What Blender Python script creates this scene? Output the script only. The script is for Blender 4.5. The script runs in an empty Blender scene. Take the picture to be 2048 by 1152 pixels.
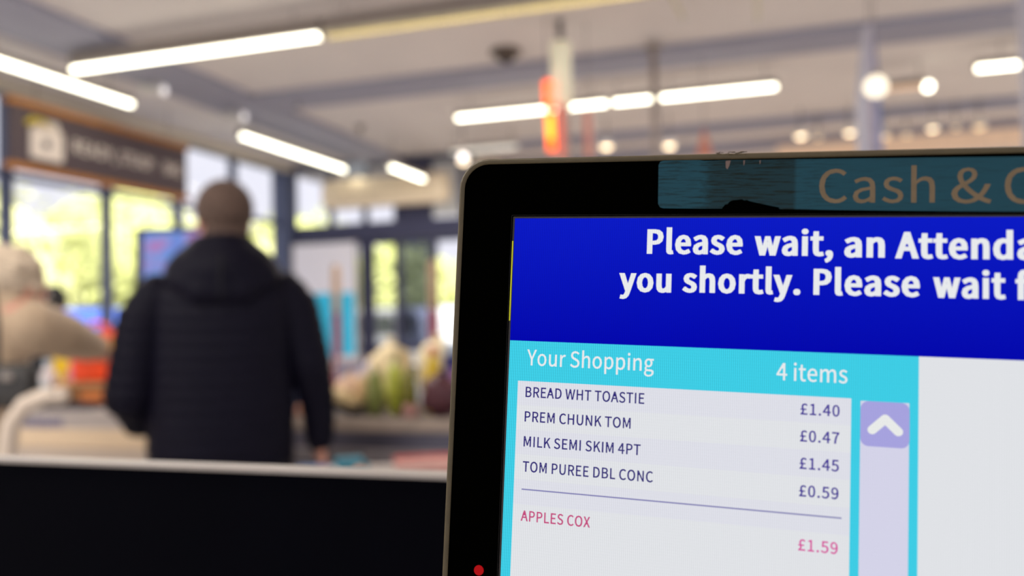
import bpy, bmesh, math, random
from mathutils import Vector, Matrix, noise
random.seed(7)
PI = math.pi
SC = bpy.context.scene
COL = SC.collection

# ------------------------------------------------------------------ camera, sky, sun, fill lights, exposure
CAM_H = 1.36
_yaw, _pitch, _roll = math.radians(17), math.radians(1.9), math.radians(1.4)
fw = Vector((-math.sin(_yaw)*math.cos(_pitch), math.cos(_yaw)*math.cos(_pitch), math.sin(_pitch)))
r0 = Vector((math.cos(_yaw), math.sin(_yaw), 0)); u0 = r0.cross(fw)
rt = r0*math.cos(_roll) - u0*math.sin(_roll); up = r0*math.sin(_roll) + u0*math.cos(_roll)
cd = bpy.data.cameras.new('camera')
cam = bpy.data.objects.new('camera', cd); COL.objects.link(cam)
cam.matrix_world = Matrix(((rt.x, up.x, -fw.x, 0), (rt.y, up.y, -fw.y, 0), (rt.z, up.z, -fw.z, CAM_H), (0, 0, 0, 1)))
cd.sensor_width = 36; cd.lens = 29.0; cd.clip_start = 0.02; cd.clip_end = 300
cd.dof.use_dof = True; cd.dof.focus_distance = 0.275; cd.dof.aperture_fstop = 5.7
SC.camera = cam

w = bpy.data.worlds.new('overcast_sky'); SC.world = w; w.use_nodes = True
bg = w.node_tree.nodes['Background']
bg.inputs[0].default_value = (0.80, 0.80, 0.90, 1); bg.inputs[1].default_value = 1.15

def light(name, kind, loc, rot, energy, color, size=None, size_y=None):
    l = bpy.data.lights.new(name, kind); l.energy = energy; l.color = color
    if kind == 'AREA':
        l.shape = 'RECTANGLE'; l.size = size; l.size_y = size_y
    if kind == 'SUN': l.angle = math.radians(3)
    o = bpy.data.objects.new(name, l); o.location = loc; o.rotation_euler = rot; COL.objects.link(o)
    return o
# sun, high, from over the shop onto the trees beyond the glass
light('sun', 'SUN', (0, 0, 20), (math.radians(42), 0, math.radians(70)), 9.0, (1, .96, .82))
# added area lights without fixtures, filling the ceiling, counters and entrance side
light('fill_area_light', 'AREA', (1.6, 13.0, 3.30), (0, 0, 0), 150, (1, .84, .72), 5.0, .3)
light('fill_area_light', 'AREA', (-3.2, 0.2, 3.25), (0, 0, 0), 140, (1, .94, .88), 5.0, .3)
light('fill_area_light', 'AREA', (-3.4, 3.9, 3.25), (0, 0, 0), 70, (1, .95, .90), 3.0, .3)
light('fill_area_light', 'AREA', (-1.6, 8.0, 3.28), (0, 0, 0), 110, (1, .90, .82), 4.0, .3)

SC.view_settings.view_transform = 'Standard'; SC.view_settings.look = 'None'
SC.view_settings.gamma = 1; SC.view_settings.use_curve_mapping = False
SC.view_settings.exposure = 0.0
SC.cycles.use_denoising = True
SC.cycles.sample_clamp_indirect = 6.0
SC.cycles.max_bounces = 8

# ------------------------------------------------------------------ materials
def srgb(r, g, b):
    f = lambda c: (c/255)/12.92 if c <= 10 else ((c/255+0.055)/1.055)**2.4
    return (f(r), f(g), f(b))
MATS = {}
def mat(name, rgb, rough=.6, metal=0, spec=.4, emit=None, es=0, var=.12, scale=14, bump=.0, lin=False, stripes=0, sheen=0, alpha=None):
    if name in MATS: return MATS[name]
    m = bpy.data.materials.new(name); m.use_nodes = True; MATS[name] = m
    nt = m.node_tree; b = nt.nodes['Principled BSDF']
    c = rgb if lin else srgb(*rgb)
    b.inputs['Roughness'].default_value = rough; b.inputs['Metallic'].default_value = metal
    b.inputs['Specular IOR Level'].default_value = spec
    if sheen: b.inputs['Sheen Weight'].default_value = sheen
    tc = nt.nodes.new('ShaderNodeTexCoord')
    nz = nt.nodes.new('ShaderNodeTexNoise'); nz.inputs['Scale'].default_value = scale; nz.inputs['Detail'].default_value = 3
    nt.links.new(tc.outputs['Object'], nz.inputs['Vector'])
    rp = nt.nodes.new('ShaderNodeValToRGB')
    rp.color_ramp.elements[0].position = .3; rp.color_ramp.elements[1].position = .7
    rp.color_ramp.elements[0].color = tuple(x*(1-var) for x in c) + (1,)
    rp.color_ramp.elements[1].color = tuple(min(1, x*(1+var)) for x in c) + (1,)
    nt.links.new(nz.outputs['Fac'], rp.inputs['Fac'])
    nt.links.new(rp.outputs['Color'], b.inputs['Base Color'])
    if bump:
        bp = nt.nodes.new('ShaderNodeBump'); bp.inputs['Strength'].default_value = bump; bp.inputs['Distance'].default_value = .01
        nt.links.new(nz.outputs['Fac'], bp.inputs['Height']); nt.links.new(bp.outputs['Normal'], b.inputs['Normal'])
    if emit is not None:
        e = emit if lin else srgb(*emit)
        b.inputs['Emission Color'].default_value = e + (1,); b.inputs['Emission Strength'].default_value = es
        if stripes:
            # the fine columns and rows of the display's own pixels
            sx = nt.nodes.new('ShaderNodeSeparateXYZ'); nt.links.new(tc.outputs['Object'], sx.inputs[0])
            def sine(out, per, amp, extra=None):
                a = nt.nodes.new('ShaderNodeMath'); a.operation = 'MULTIPLY'; a.inputs[1].default_value = 2*PI/per
                nt.links.new(out, a.inputs[0])
                s = nt.nodes.new('ShaderNodeMath'); s.operation = 'SINE'; nt.links.new(a.outputs[0], s.inputs[0])
                k = nt.nodes.new('ShaderNodeMath'); k.operation = 'MULTIPLY'; k.inputs[1].default_value = amp
                nt.links.new(s.outputs[0], k.inputs[0]); return k.outputs[0]
            a = sine(sx.outputs['X'], .00060, stripes*1.7); c2 = sine(sx.outputs['Z'], .0009, stripes*.15)
            ad = nt.nodes.new('ShaderNodeMath'); ad.operation = 'ADD'; nt.links.new(a, ad.inputs[0]); nt.links.new(c2, ad.inputs[1])
            mm = nt.nodes.new('ShaderNodeMath'); mm.operation = 'MULTIPLY_ADD'
            mm.inputs[1].default_value = es; mm.inputs[2].default_value = es
            nt.links.new(ad.outputs[0], mm.inputs[0]); nt.links.new(mm.outputs[0], b.inputs['Emission Strength'])
    return m
def glass(name='window_glass', tint=(1, 1, 1), k=.03):
    if name in MATS: return MATS[name]
    m = bpy.data.materials.new(name); m.use_nodes = True; MATS[name] = m; nt = m.node_tree
    nt.nodes.remove(nt.nodes['Principled BSDF'])
    t = nt.nodes.new('ShaderNodeBsdfTransparent'); t.inputs[0].default_value = tint + (1,)
    g = nt.nodes.new('ShaderNodeBsdfGlossy'); g.inputs['Roughness'].default_value = .03
    mx = nt.nodes.new('ShaderNodeMixShader'); mx.inputs[0].default_value = k
    nt.links.new(t.outputs[0], mx.inputs[1]); nt.links.new(g.outputs[0], mx.inputs[2])
    nt.links.new(mx.outputs[0], nt.nodes['Material Output'].inputs[0]); return m

# ------------------------------------------------------------------ object helpers
def obj(name, bm, m, parent=None, smooth=False):
    me = bpy.data.meshes.new(name)
    if isinstance(bm, bmesh.types.BMesh):
        bm.normal_update(); bm.to_mesh(me); bm.free()
    else:
        me = bm
    o = bpy.data.objects.new(name, me); COL.objects.link(o)
    if m: me.materials.clear(); me.materials.append(m)
    if smooth:
        for p in me.polygons: p.use_smooth = True
    if parent: o.parent = parent
    return o
def tag(o, label, cat, group=None):
    o['label'] = label; o['category'] = cat
    if group: o['group'] = group
    return o
def thing(name, label, cat, loc=(0, 0, 0), rz=0, group=None):
    o = bpy.data.objects.new(name, None); o.empty_display_size = .05; COL.objects.link(o)
    o.location = loc; o.rotation_euler = (0, 0, rz); return tag(o, label, cat, group)
def struct(name, bm, m, parent=None):
    o = obj(name, bm, m, parent)
    if not parent: o['kind'] = 'structure'
    return o
def BM(): return bmesh.new()
def box(bm, x0, x1, y0, y1, z0, z1, bev=0):
    v = [bm.verts.new(p) for p in ((x0,y0,z0),(x1,y0,z0),(x1,y1,z0),(x0,y1,z0),(x0,y0,z1),(x1,y0,z1),(x1,y1,z1),(x0,y1,z1))]
    fs = [bm.faces.new([v[i] for i in f]) for f in ((3,2,1,0),(4,5,6,7),(0,1,5,4),(1,2,6,5),(2,3,7,6),(3,0,4,7))]
    if bev:
        es = list({e for f in fs for e in f.edges})
        bmesh.ops.bevel(bm, geom=es, offset=bev, segments=2, affect='EDGES', profile=.5)
    return bm
def B(x0, x1, y0, y1, z0, z1, bev=0): return box(BM(), x0, x1, y0, y1, z0, z1, bev)
def rings(bm, R, cap=True, closed=True):
    V = [[bm.verts.new(p) for p in r] for r in R]; n = len(R[0])
    for a, b in zip(V, V[1:]):
        for i in range(n if closed else n-1):
            j = (i+1) % n
            try: bm.faces.new((a[i], a[j], b[j], b[i]))
            except ValueError: pass
    if cap:
        for r in (V[0], V[-1]):
            try: bm.faces.new(r)
            except ValueError: pass
    bmesh.ops.recalc_face_normals(bm, faces=bm.faces[:])
    return bm
def tube(bm, pts, rad, n=10, cap=True, flat=1.0):
    pts = [Vector(p) for p in pts]
    if not hasattr(rad, '__len__'): rad = [rad]*len(pts)
    R = []; nx = None
    for i, p in enumerate(pts):
        d = (pts[min(i+1, len(pts)-1)] - pts[max(i-1, 0)]).normalized()
        if nx is None:
            nx = d.orthogonal().normalized() if abs(d.z) < .99 else Vector((1, 0, 0))
        nx = (nx - d*nx.dot(d)).normalized(); ny = d.cross(nx)
        R.append([p + (nx*math.cos(2*PI*k/n) + ny*math.sin(2*PI*k/n)*flat)*rad[i] for k in range(n)])
    return rings(bm, R, cap)
def lathe(bm, prof, cx=0, cy=0, n=20, z0=0):
    return rings(bm, [[(cx+r*math.cos(2*PI*k/n), cy+r*math.sin(2*PI*k/n), z0+z) for k in range(n)] for r, z in prof])
def ball(bm, c, r, u=14, v=9, sc=(1, 1, 1)):
    M = Matrix.Translation(c) @ Matrix.Diagonal((r*sc[0], r*sc[1], r*sc[2], 1))
    bmesh.ops.create_uvsphere(bm, u_segments=u, v_segments=v, radius=1, matrix=M); return bm
def lump(bm, c, r, amp=.15, fr=3., sub=3, sc=(1, 1, 1), seed=0):
    g = bmesh.ops.create_icosphere(bm, subdivisions=sub, radius=1)
    for v in g['verts']:
        d = v.co.normalized()
        k = 1 + amp*noise.noise(d*fr + Vector((seed*7.3, seed*1.7, 0)))
        v.co = Vector((c[0]+d.x*k*r*sc[0], c[1]+d.y*k*r*sc[1], c[2]+d.z*k*r*sc[2]))
    return bm
def evaluated(o, name):
    dg = bpy.context.evaluated_depsgraph_get(); me = bpy.data.meshes.new_from_object(o.evaluated_get(dg))
    me.name = name; return me
def remesh(bm, voxel, smooth=6, name='body'):
    me = bpy.data.meshes.new(name); bm.to_mesh(me); bm.free()
    o = bpy.data.objects.new(name, me); COL.objects.link(o)
    r = o.modifiers.new('r', 'REMESH'); r.mode = 'VOXEL'; r.voxel_size = voxel
    s = o.modifiers.new('s', 'SMOOTH'); s.factor = .5; s.iterations = smooth
    out = evaluated(o, name); bpy.data.objects.remove(o); bpy.data.meshes.remove(me)
    for p in out.polygons: p.use_smooth = True
    return out

# ------------------------------------------------------------------ lettering: outlines of a plain humanist face (1/4000 em steps)
GLYPHS = {
'&':(952,'363,-18 475,-4 574,37 658,99 741,47 820,7 895,-18 929,88 869,110 804,142 737,186 811,299 870,421 916,553 797,553 759,441 711,340 653,251 557,337 468,435 392,539 503,625 589,723 623,843 599,948 531,1019 422,1045 298,1013 216,927 186,804 194,727 217,646 254,563 154,484 79,389 50,266 90,119 200,19;574,167 513,123 447,94 378,84 274,108 202,173 175,273 193,348 239,414 305,473 384,364 476,261;345,623 318,686 301,747 296,805 311,882 355,935 423,955 479,939 510,897 520,840 495,758 432,688'),
',':(389,'105,-266 214,-196 285,-97 310,27 297,107 260,158 202,176 154,166 119,135 105,87 118,39 152,8 199,-3 214,-1 197,-79 149,-143 74,-190'),
'.':(389,'195,-18 241,-6 274,28 287,78 274,130 241,164 195,176 148,164 115,130 102,78 115,28 148,-6'),
'0':(777,'389,-18 559,41 669,219 709,517 669,812 559,987 389,1045 219,987 109,812 70,517 109,219 219,41;389,85 287,130 218,271 193,517 218,761 287,900 389,944 492,900 560,761 585,517 560,271 492,130'),
'1':(777,'123,0 686,0 686,106 480,106 480,1027 382,1027 322,997 253,973 169,954 169,873 353,873 353,106 123,106'),
'2':(777,'62,0 707,0 707,111 423,111 255,101 467,323 607,536 658,744 621,903 518,1007 359,1045 241,1026 142,974 56,895 130,822 192,883 263,926 343,941 449,915 512,843 532,738 482,550 327,333 62,76'),
'3':(777,'368,-18 536,17 654,117 699,275 669,398 592,486 482,535 482,542 578,595 641,678 664,789 625,927 519,1014 364,1045 255,1029 161,986 78,923 147,842 210,894 281,928 360,941 453,921 513,864 534,779 507,679 418,609 249,583 249,485 438,459 539,387 569,279 542,177 469,111 360,88 256,105 173,148 106,206 41,123 120,54 227,2'),
'4':(777,'476,0 597,0 597,283 734,283 734,385 597,385 597,1027 455,1027 28,367 28,283 476,283;476,385 161,385 395,735 478,887 483,887 476,700'),
'5':(777,'367,-18 531,23 654,143 703,333 660,519 549,627 394,661 336,656 286,642 239,620 266,917 653,917 653,1027 154,1027 120,548 189,504 244,537 298,558 360,564 472,536 546,457 573,331 543,201 465,118 354,88 249,105 167,146 102,202 38,118 118,52 226,2'),
'6':(777,'422,-18 569,24 676,140 717,315 682,495 583,602 431,637 350,622 269,580 199,514 238,766 333,900 464,940 524,930 580,903 626,861 699,940 635,994 555,1031 458,1045 342,1026 238,965 155,859 99,702 78,490 124,208 245,38;202,412 272,488 343,529 410,542 514,514 575,436 595,315 572,193 510,112 422,83 310,121 236,232'),
'7':(777,'277,0 410,0 442,356 530,656 711,950 711,1027 69,1027 69,917 567,917 406,642 316,349'),
'8':(777,'392,-18 561,17 672,112 713,246 688,368 625,455 541,517 541,524 603,585 655,670 676,772 642,912 546,1007 395,1042 251,1009 151,918 113,782 133,684 183,605 252,545 252,539 162,474 92,378 64,255 107,114 223,17;462,557 348,610 263,680 230,782 251,869 309,926 394,947 487,922 546,857 567,765 555,691 520,622;394,77 283,102 206,169 178,266 196,358 246,436 319,499 455,439 553,364 591,251 566,160 498,99'),
'9':(777,'329,-18 442,2 543,65 626,175 681,338 702,557 656,829 533,991 356,1045 209,1003 102,887 62,711 97,534 195,426 345,389 430,405 511,448 581,514 540,262 448,128 325,88 260,98 201,125 151,167 81,87 146,33 228,-4;580,622 509,543 436,498 366,485 264,513 203,592 182,711 205,835 268,916 357,945 470,908 545,800'),
'A':(852,'6,0 136,0 235,314 611,314 709,0 846,0 497,1027 353,1027;268,416 318,574 420,922 426,922 529,574 578,416'),
'B':(920,'141,0 468,0 671,33 807,133 857,301 830,422 757,503 648,546 648,553 730,602 781,680 798,776 753,921 629,1002 445,1027 141,1027;270,591 270,924 429,924 563,908 644,855 671,759 646,669 566,611 423,591;270,104 270,490 450,490 603,471 697,410 730,305 696,191 601,125 450,104'),
'C':(894,'528,-18 651,-1 755,49 843,129 772,211 703,149 624,109 534,95 364,147 254,292 214,517 255,738 368,881 538,931 619,919 689,885 748,835 818,919 746,981 652,1027 536,1045 389,1021 264,953 166,843 104,695 81,513 103,329 165,182 260,73 383,5'),
'D':(964,'141,0 403,0 572,23 705,88 802,195 861,338 881,517 861,696 802,838 704,942 569,1005 398,1027 141,1027;270,106 270,922 387,922 588,875 708,738 748,517 708,295 588,155 387,106'),
'E':(825,'141,0 748,0 748,111 270,111 270,485 660,485 660,595 270,595 270,917 732,917 732,1027 141,1027'),
'G':(965,'545,-18 673,-3 781,39 861,101 861,532 524,532 524,424 742,424 742,155 692,123 629,102 557,95 371,147 254,292 214,517 257,738 375,881 556,931 647,918 720,883 777,835 847,919 776,979 679,1026 552,1045 399,1021 269,953 169,843 104,695 81,513 103,329 167,182 265,73 393,5'),
'H':(1020,'141,0 270,0 270,485 749,485 749,0 880,0 880,1027 749,1027 749,597 270,597 270,1027 141,1027'),
'I':(410,'141,0 270,0 270,1027 141,1027'),
'K':(905,'141,0 270,0 270,325 447,535 755,0 899,0 528,637 850,1027 703,1027 273,511 270,511 270,1027 141,1027'),
'L':(761,'141,0 720,0 720,111 270,111 270,1027 141,1027'),
'M':(1137,'141,0 258,0 258,569 241,871 246,871 329,637 524,104 611,104 804,637 887,871 892,871 875,569 875,0 996,0 996,1027 840,1027 644,478 573,263 567,263 493,478 297,1027 141,1027'),
'N':(1013,'141,0 263,0 263,539 248,860 254,860 364,648 738,0 871,0 871,1027 748,1027 748,493 766,168 759,168 648,380 273,1027 141,1027'),
'O':(1039,'520,-18 664,6 785,75 878,186 937,335 958,517 937,698 878,845 785,954 664,1022 520,1045 375,1022 254,954 161,845 102,698 81,517 102,335 161,186 254,75 375,6;520,95 358,148 252,294 214,517 252,738 358,881 520,931 681,881 787,738 825,517 787,294 681,148'),
'P':(887,'141,0 270,0 270,409 440,409 638,443 770,547 818,725 769,903 636,998 434,1027 141,1027;270,514 270,922 417,922 568,904 659,843 689,725 660,605 572,536 423,514'),
'R':(889,'270,539 270,922 443,922 579,904 663,846 692,739 663,628 579,561 443,539;704,0 850,0 590,450 711,504 792,600 821,739 774,909 648,999 462,1027 141,1027 141,0 270,0 270,436 455,436'),
'S':(835,'426,-18 611,21 732,125 775,273 746,401 671,487 563,548 417,611 338,648 273,701 246,783 270,862 337,913 438,931 527,920 605,887 672,836 739,919 657,984 555,1029 438,1045 272,1010 157,914 115,773 148,647 227,563 324,510 471,445 559,402 620,347 643,262 617,174 543,116 427,95 323,111 226,155 144,223 67,133 167,53 288,0'),
'T':(839,'354,0 485,0 485,917 796,917 796,1027 43,1027 43,917 354,917'),
'U':(1010,'506,-18 624,-4 725,42 804,125 856,251 874,423 874,1027 749,1027 749,420 716,226 629,125 506,95 384,125 298,226 266,420 266,1027 137,1027 137,423 155,251 206,125 285,42 387,-4'),
'W':(1230,'254,0 408,0 560,619 612,853 618,853 668,619 824,0 980,0 1192,1027 1069,1027 958,468 902,134 894,134 821,468 678,1027 559,1027 417,468 345,134 339,134 277,468 169,1027 36,1027'),
'X':(803,'24,0 161,0 308,277 391,444 396,444 485,277 637,0 780,0 479,524 759,1027 623,1027 486,765 413,613 408,613 326,765 186,1027 43,1027 324,531'),
'Y':(744,'307,0 436,0 436,398 745,1027 611,1027 479,737 375,511 370,511 269,737 136,1027 -1,1027 307,398'),
'a':(789,'304,-18 395,-3 479,36 556,91 560,91 571,0 676,0 676,468 650,633 564,741 413,780 296,764 195,726 115,681 164,592 230,632 307,662 392,674 488,646 536,575 549,482 284,429 132,337 83,197 112,81 190,7;340,85 272,97 224,136 206,206 238,292 346,356 549,396 549,185 478,130 410,97'),
'b':(866,'464,-18 626,30 747,170 794,392 759,597 657,732 492,780 407,766 326,727 252,674 258,810 258,1115 129,1115 129,0 231,0 242,78 248,78 318,27 391,-7;443,90 387,97 324,122 258,168 258,569 328,625 395,660 459,672 576,637 641,539 661,391 632,229 555,126'),
'c':(714,'429,-18 518,-7 601,26 675,77 619,164 567,126 507,99 440,88 317,125 234,226 204,380 236,533 320,635 444,672 500,664 550,641 595,606 660,690 601,735 528,767 438,780 256,733 124,596 73,380 120,164 247,29'),
'd':(868,'388,-18 475,-3 553,36 619,90 623,90 634,0 739,0 739,1115 611,1115 611,822 618,692 552,739 484,769 403,780 241,731 121,593 74,380 113,164 222,29;416,90 302,124 231,224 206,381 236,534 315,635 426,672 488,664 549,639 611,592 611,193 548,135 484,101'),
'e':(776,'437,-18 532,-8 615,20 686,59 641,144 583,112 521,91 451,84 323,117 236,209 199,350 711,350 717,423 682,612 578,736 413,780 248,731 122,594 73,380 122,165 252,29;197,441 237,570 315,650 416,678 518,651 582,571 605,441'),
'f':(455,'46,657 150,657 150,0 277,0 277,657 438,657 438,761 277,761 277,881 289,963 325,1014 385,1031 471,1010 499,1109 461,1122 418,1130 371,1133 247,1102 174,1016 150,882 150,761 46,754'),
'g':(790,'385,-350 590,-313 723,-218 770,-87 741,16 652,75 506,94 356,94 276,105 234,134 223,176 229,213 247,243 272,268 308,253 346,244 384,241 526,273 625,365 662,506 655,568 633,621 601,662 756,662 756,761 492,761 384,780 242,747 139,653 99,508 114,424 151,354 199,304 199,298 159,263 128,215 115,157 124,103 148,62 183,32 183,25 123,-24 85,-83 71,-147 112,-258 222,-326;384,328 303,350 245,412 223,508 245,604 303,665 384,686 466,665 524,604 546,508 524,412 465,350;403,-262 285,-245 210,-199 183,-129 191,-85 216,-41 261,0 359,-11 490,-11 575,-20 627,-51 644,-108 614,-183 531,-239'),
'h':(850,'129,0 258,0 258,552 328,616 393,655 465,668 547,647 594,581 609,465 609,0 737,0 737,482 712,645 635,746 504,780 408,763 326,717 252,653 258,810 258,1115 129,1115'),
'i':(385,'129,0 258,0 258,761 129,761;193,917 238,928 268,958 279,1003 268,1046 238,1075 193,1085 149,1075 120,1046 109,1003 120,958 149,928'),
'l':(398,'263,-18 338,-7 319,91 293,88 275,94 262,111 258,143 258,1115 129,1115 129,151 143,59 186,2'),
'm':(1297,'129,0 258,0 258,552 325,617 389,655 448,668 528,647 574,581 590,465 590,0 717,0 717,552 786,617 849,655 909,668 989,647 1035,581 1050,465 1050,0 1178,0 1178,482 1153,645 1077,746 948,780 859,761 776,710 696,634 654,712 586,762 486,780 399,763 320,716 249,650 246,650 234,761 129,761'),
'n':(854,'129,0 258,0 258,552 328,616 393,655 465,668 547,647 594,581 609,465 609,0 737,0 737,482 712,645 635,746 504,780 408,763 324,716 249,650 246,650 234,761 129,761'),
'o':(849,'424,-18 598,29 726,164 776,380 726,596 598,733 424,780 250,733 123,596 73,380 123,164 250,29;424,88 309,125 232,226 204,380 232,533 309,635 424,672 540,635 618,533 646,380 618,226 540,125'),
'p':(868,'129,-321 258,-321 258,-63 254,70 323,22 394,-8 464,-18 626,30 747,170 794,392 759,597 657,732 492,780 405,765 323,726 249,672 246,672 234,761 129,761;443,90 387,97 324,122 258,168 258,569 328,625 395,660 459,672 576,637 641,539 661,391 632,229 555,126'),
'r':(543,'129,0 258,0 258,489 315,592 382,648 448,665 522,653 546,763 465,780 384,761 310,706 249,622 246,622 234,761 129,761'),
's':(655,'328,-18 479,13 572,94 604,207 568,322 482,392 373,438 292,471 232,511 209,570 224,625 271,665 350,681 413,672 470,648 522,613 584,693 518,737 439,768 349,780 207,751 118,674 87,564 121,458 203,390 308,345 390,311 455,265 482,200 465,140 416,97 332,81 248,93 175,124 106,172 45,87 126,33 222,-4'),
't':(528,'367,-18 415,-14 463,-4 508,10 483,106 396,85 327,103 290,152 279,231 279,657 486,657 486,761 279,761 279,975 172,975 158,761 38,754 38,657 151,657 151,235 171,102 239,14'),
'u':(850,'352,-18 447,-1 529,47 602,119 606,119 616,0 723,0 723,761 595,761 595,221 527,148 461,106 389,92 308,113 261,179 246,294 246,761 118,761 118,279 142,115 219,16'),
'w':(1123,'249,0 398,0 506,408 557,629 564,629 616,410 725,0 881,0 1087,761 964,761 853,321 807,109 800,109 746,321 627,761 503,761 384,321 333,109 326,109 282,321 168,761 38,761'),
'y':(730,'141,-328 271,-292 362,-199 426,-64 711,761 587,761 450,339 388,123 381,123 305,339 151,761 18,761 324,-1 307,-59 267,-143 211,-201 136,-223 77,-210 52,-312'),
'£':(777,'83,447 239,447 249,360 230,247 175,151 84,78 84,0 709,0 709,111 269,111 269,116 322,183 353,261 364,359 356,447 587,447 587,534 336,534 318,598 304,662 298,725 319,822 378,887 473,910 537,900 589,871 633,828 707,899 645,960 565,1002 465,1017 312,982 211,884 175,731 181,665 196,599 216,534 188,534 83,528'),
}
def text_bm(s, size, bold=0, track=0, y=0):
    """letters in the x-z plane facing -y, origin at the baseline's left; returns (bm, width)"""
    k = size/1028.0; x = 0; cu = bpy.data.curves.new('t', 'CURVE'); cu.dimensions = '2D'; cu.fill_mode = 'BOTH'
    for ch in s:
        if ch == ' ': x += (300+track)*k; continue
        adv, dat = GLYPHS[ch]
        for part in dat.split(';'):
            pts = [tuple(float(a) for a in q.split(',')) for q in part.split(' ')]
            if bold:
                n = len(pts); out = []
                area = sum(pts[i][0]*pts[(i+1) % n][1]-pts[(i+1) % n][0]*pts[i][1] for i in range(n))
                for i in range(n):
                    ax, ay = pts[i-1]; bx_, by_ = pts[i]; cx_, cy_ = pts[(i+1) % n]
                    d1 = Vector((bx_-ax, by_-ay)); d2 = Vector((cx_-bx_, cy_-by_))
                    if d1.length < 1e-6 or d2.length < 1e-6: out.append((bx_, by_)); continue
                    d1.normalize(); d2.normalize()
                    n1 = Vector((d1.y, -d1.x)); n2 = Vector((d2.y, -d2.x)); nn = n1+n2
                    if nn.length < .3: nn = n1
                    nn.normalize(); m_ = 1/max(.55, nn.dot(n1))
                    out.append((bx_+nn.x*bold*m_, by_+nn.y*bold*m_*.75))
                pts = out
            sp = cu.splines.new('POLY'); sp.points.add(len(pts)-1); sp.use_cyclic_u = True
            for p, (a, b) in zip(sp.points, pts): p.co = (x+a*k, b*k, 0, 1)
        x += (adv+track+bold*1.6)*k
    o = bpy.data.objects.new('t', cu); COL.objects.link(o)
    me = evaluated(o, 't'); bpy.data.objects.remove(o); bpy.data.curves.remove(cu)
    bm = BM(); bm.from_mesh(me); bpy.data.meshes.remove(me)
    bmesh.ops.remove_doubles(bm, verts=bm.verts[:], dist=1e-7)
    xs = [v.co.x for v in bm.verts]; x0 = min(xs); w_ = max(xs)-x0
    for v in bm.verts: v.co = Vector((v.co.x-x0, y, v.co.y))
    return bm, w_
def words(name, s, x, z, cap, width, m, parent, y, bold=0, track=0, skew=0):
    bm, w_ = text_bm(s, cap, min(bold, 48), track+(22 if bold > 48 else 0), 0)
    if bold > 48:                        # heavy weight: the same letters once more, a hair to the side
        d_ = (bold-48)*cap/1028; ge = bmesh.ops.duplicate(bm, geom=bm.verts[:]+bm.edges[:]+bm.faces[:])
        for g in ge['geom']:
            if isinstance(g, bmesh.types.BMVert): g.co.x += d_
        w_ += d_
    f = width/w_
    for v in bm.verts: v.co = Vector((x+v.co.x*f, y, z+v.co.z+v.co.x*f*skew))
    for fc in bm.faces:
        if fc.normal.y > 0: fc.normal_flip()
    return obj(name, bm, m, parent)

# ------------------------------------------------------------------ setting: floor, ceiling, walls, windows, doors
WX = -6.30      # inner face of the window wall
EY = 10.0       # inner face of the entrance wall
CZ = 3.50
M_ceil = mat('ceiling_paint', (224, 217, 214), .8, var=.03, scale=1.5)
M_soff = mat('soffit_shade_tone', (158, 158, 174), .8, var=.04, scale=2)  # darker blue-grey puts the beams' cool daylight shade into the colour
M_frame = mat('slate_window_frame', (84, 92, 120), .55, var=.05)
M_dark = mat('dark_slate_door_frame', (62, 64, 92), .5, var=.06)
M_floor = mat('shop_floor_vinyl', (200, 194, 188), .45, var=.06, scale=3)
M_wall = mat('wall_paint', (205, 195, 180), .8, var=.03, scale=2)
M_pave = mat('pavement', (150, 150, 148), .9, var=.15, scale=2)
M_glass = glass()

struct('floor', B(-6.6, 9, -3, 16.2, -.12, 0), M_floor)
struct('ceiling', B(-6.6, 9, -3, 16.2, CZ, CZ+.12), M_ceil)
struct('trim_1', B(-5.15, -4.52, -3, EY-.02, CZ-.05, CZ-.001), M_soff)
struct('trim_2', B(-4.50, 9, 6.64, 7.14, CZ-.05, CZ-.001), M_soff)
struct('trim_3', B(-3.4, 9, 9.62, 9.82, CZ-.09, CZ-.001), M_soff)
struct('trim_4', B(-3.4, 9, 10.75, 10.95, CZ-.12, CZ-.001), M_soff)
struct('trim_5', B(-6.28, -6.18, -3, EY-.02, CZ-.09, CZ-.001), M_wall)
# window wall: sill wall and bays between mullions
struct('wall_left', B(WX-.25, WX, -3, EY+.2, 0, .62), M_wall)
mull = [0.1, 1.2, 2.3, 3.4, 4.5, 5.62, 6.78, 7.84, 8.87, 9.93]
for i, (a, b) in enumerate(zip(mull, mull[1:])):
    w_ = struct('window_%d' % (i+1), B(WX-.10, WX-.02, a-.045, a+.045, .62, CZ), M_frame)
    obj('mullion', B(WX-.09, WX-.03, a+.046, b-.046, 3.40, CZ-.001), M_frame, w_)
    obj('transom', B(WX-.09, WX-.03, a+.046, b-.046, 2.68, 2.73), M_frame, w_)
    obj('window_sill', B(WX-.10, WX+.06, a+.046, b-.046, .621, .68), M_frame, w_)
    obj('pane', B(WX-.065, WX-.055, a+.046, b-.046, .681, 2.679), M_glass, w_)
    obj('pane', B(WX-.065, WX-.055, a+.046, b-.046, 2.731, 3.399), M_glass, w_)
struct('trim_6', B(WX-.16, WX+.10, 9.89, 10.12, 0, CZ), M_frame)
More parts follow.
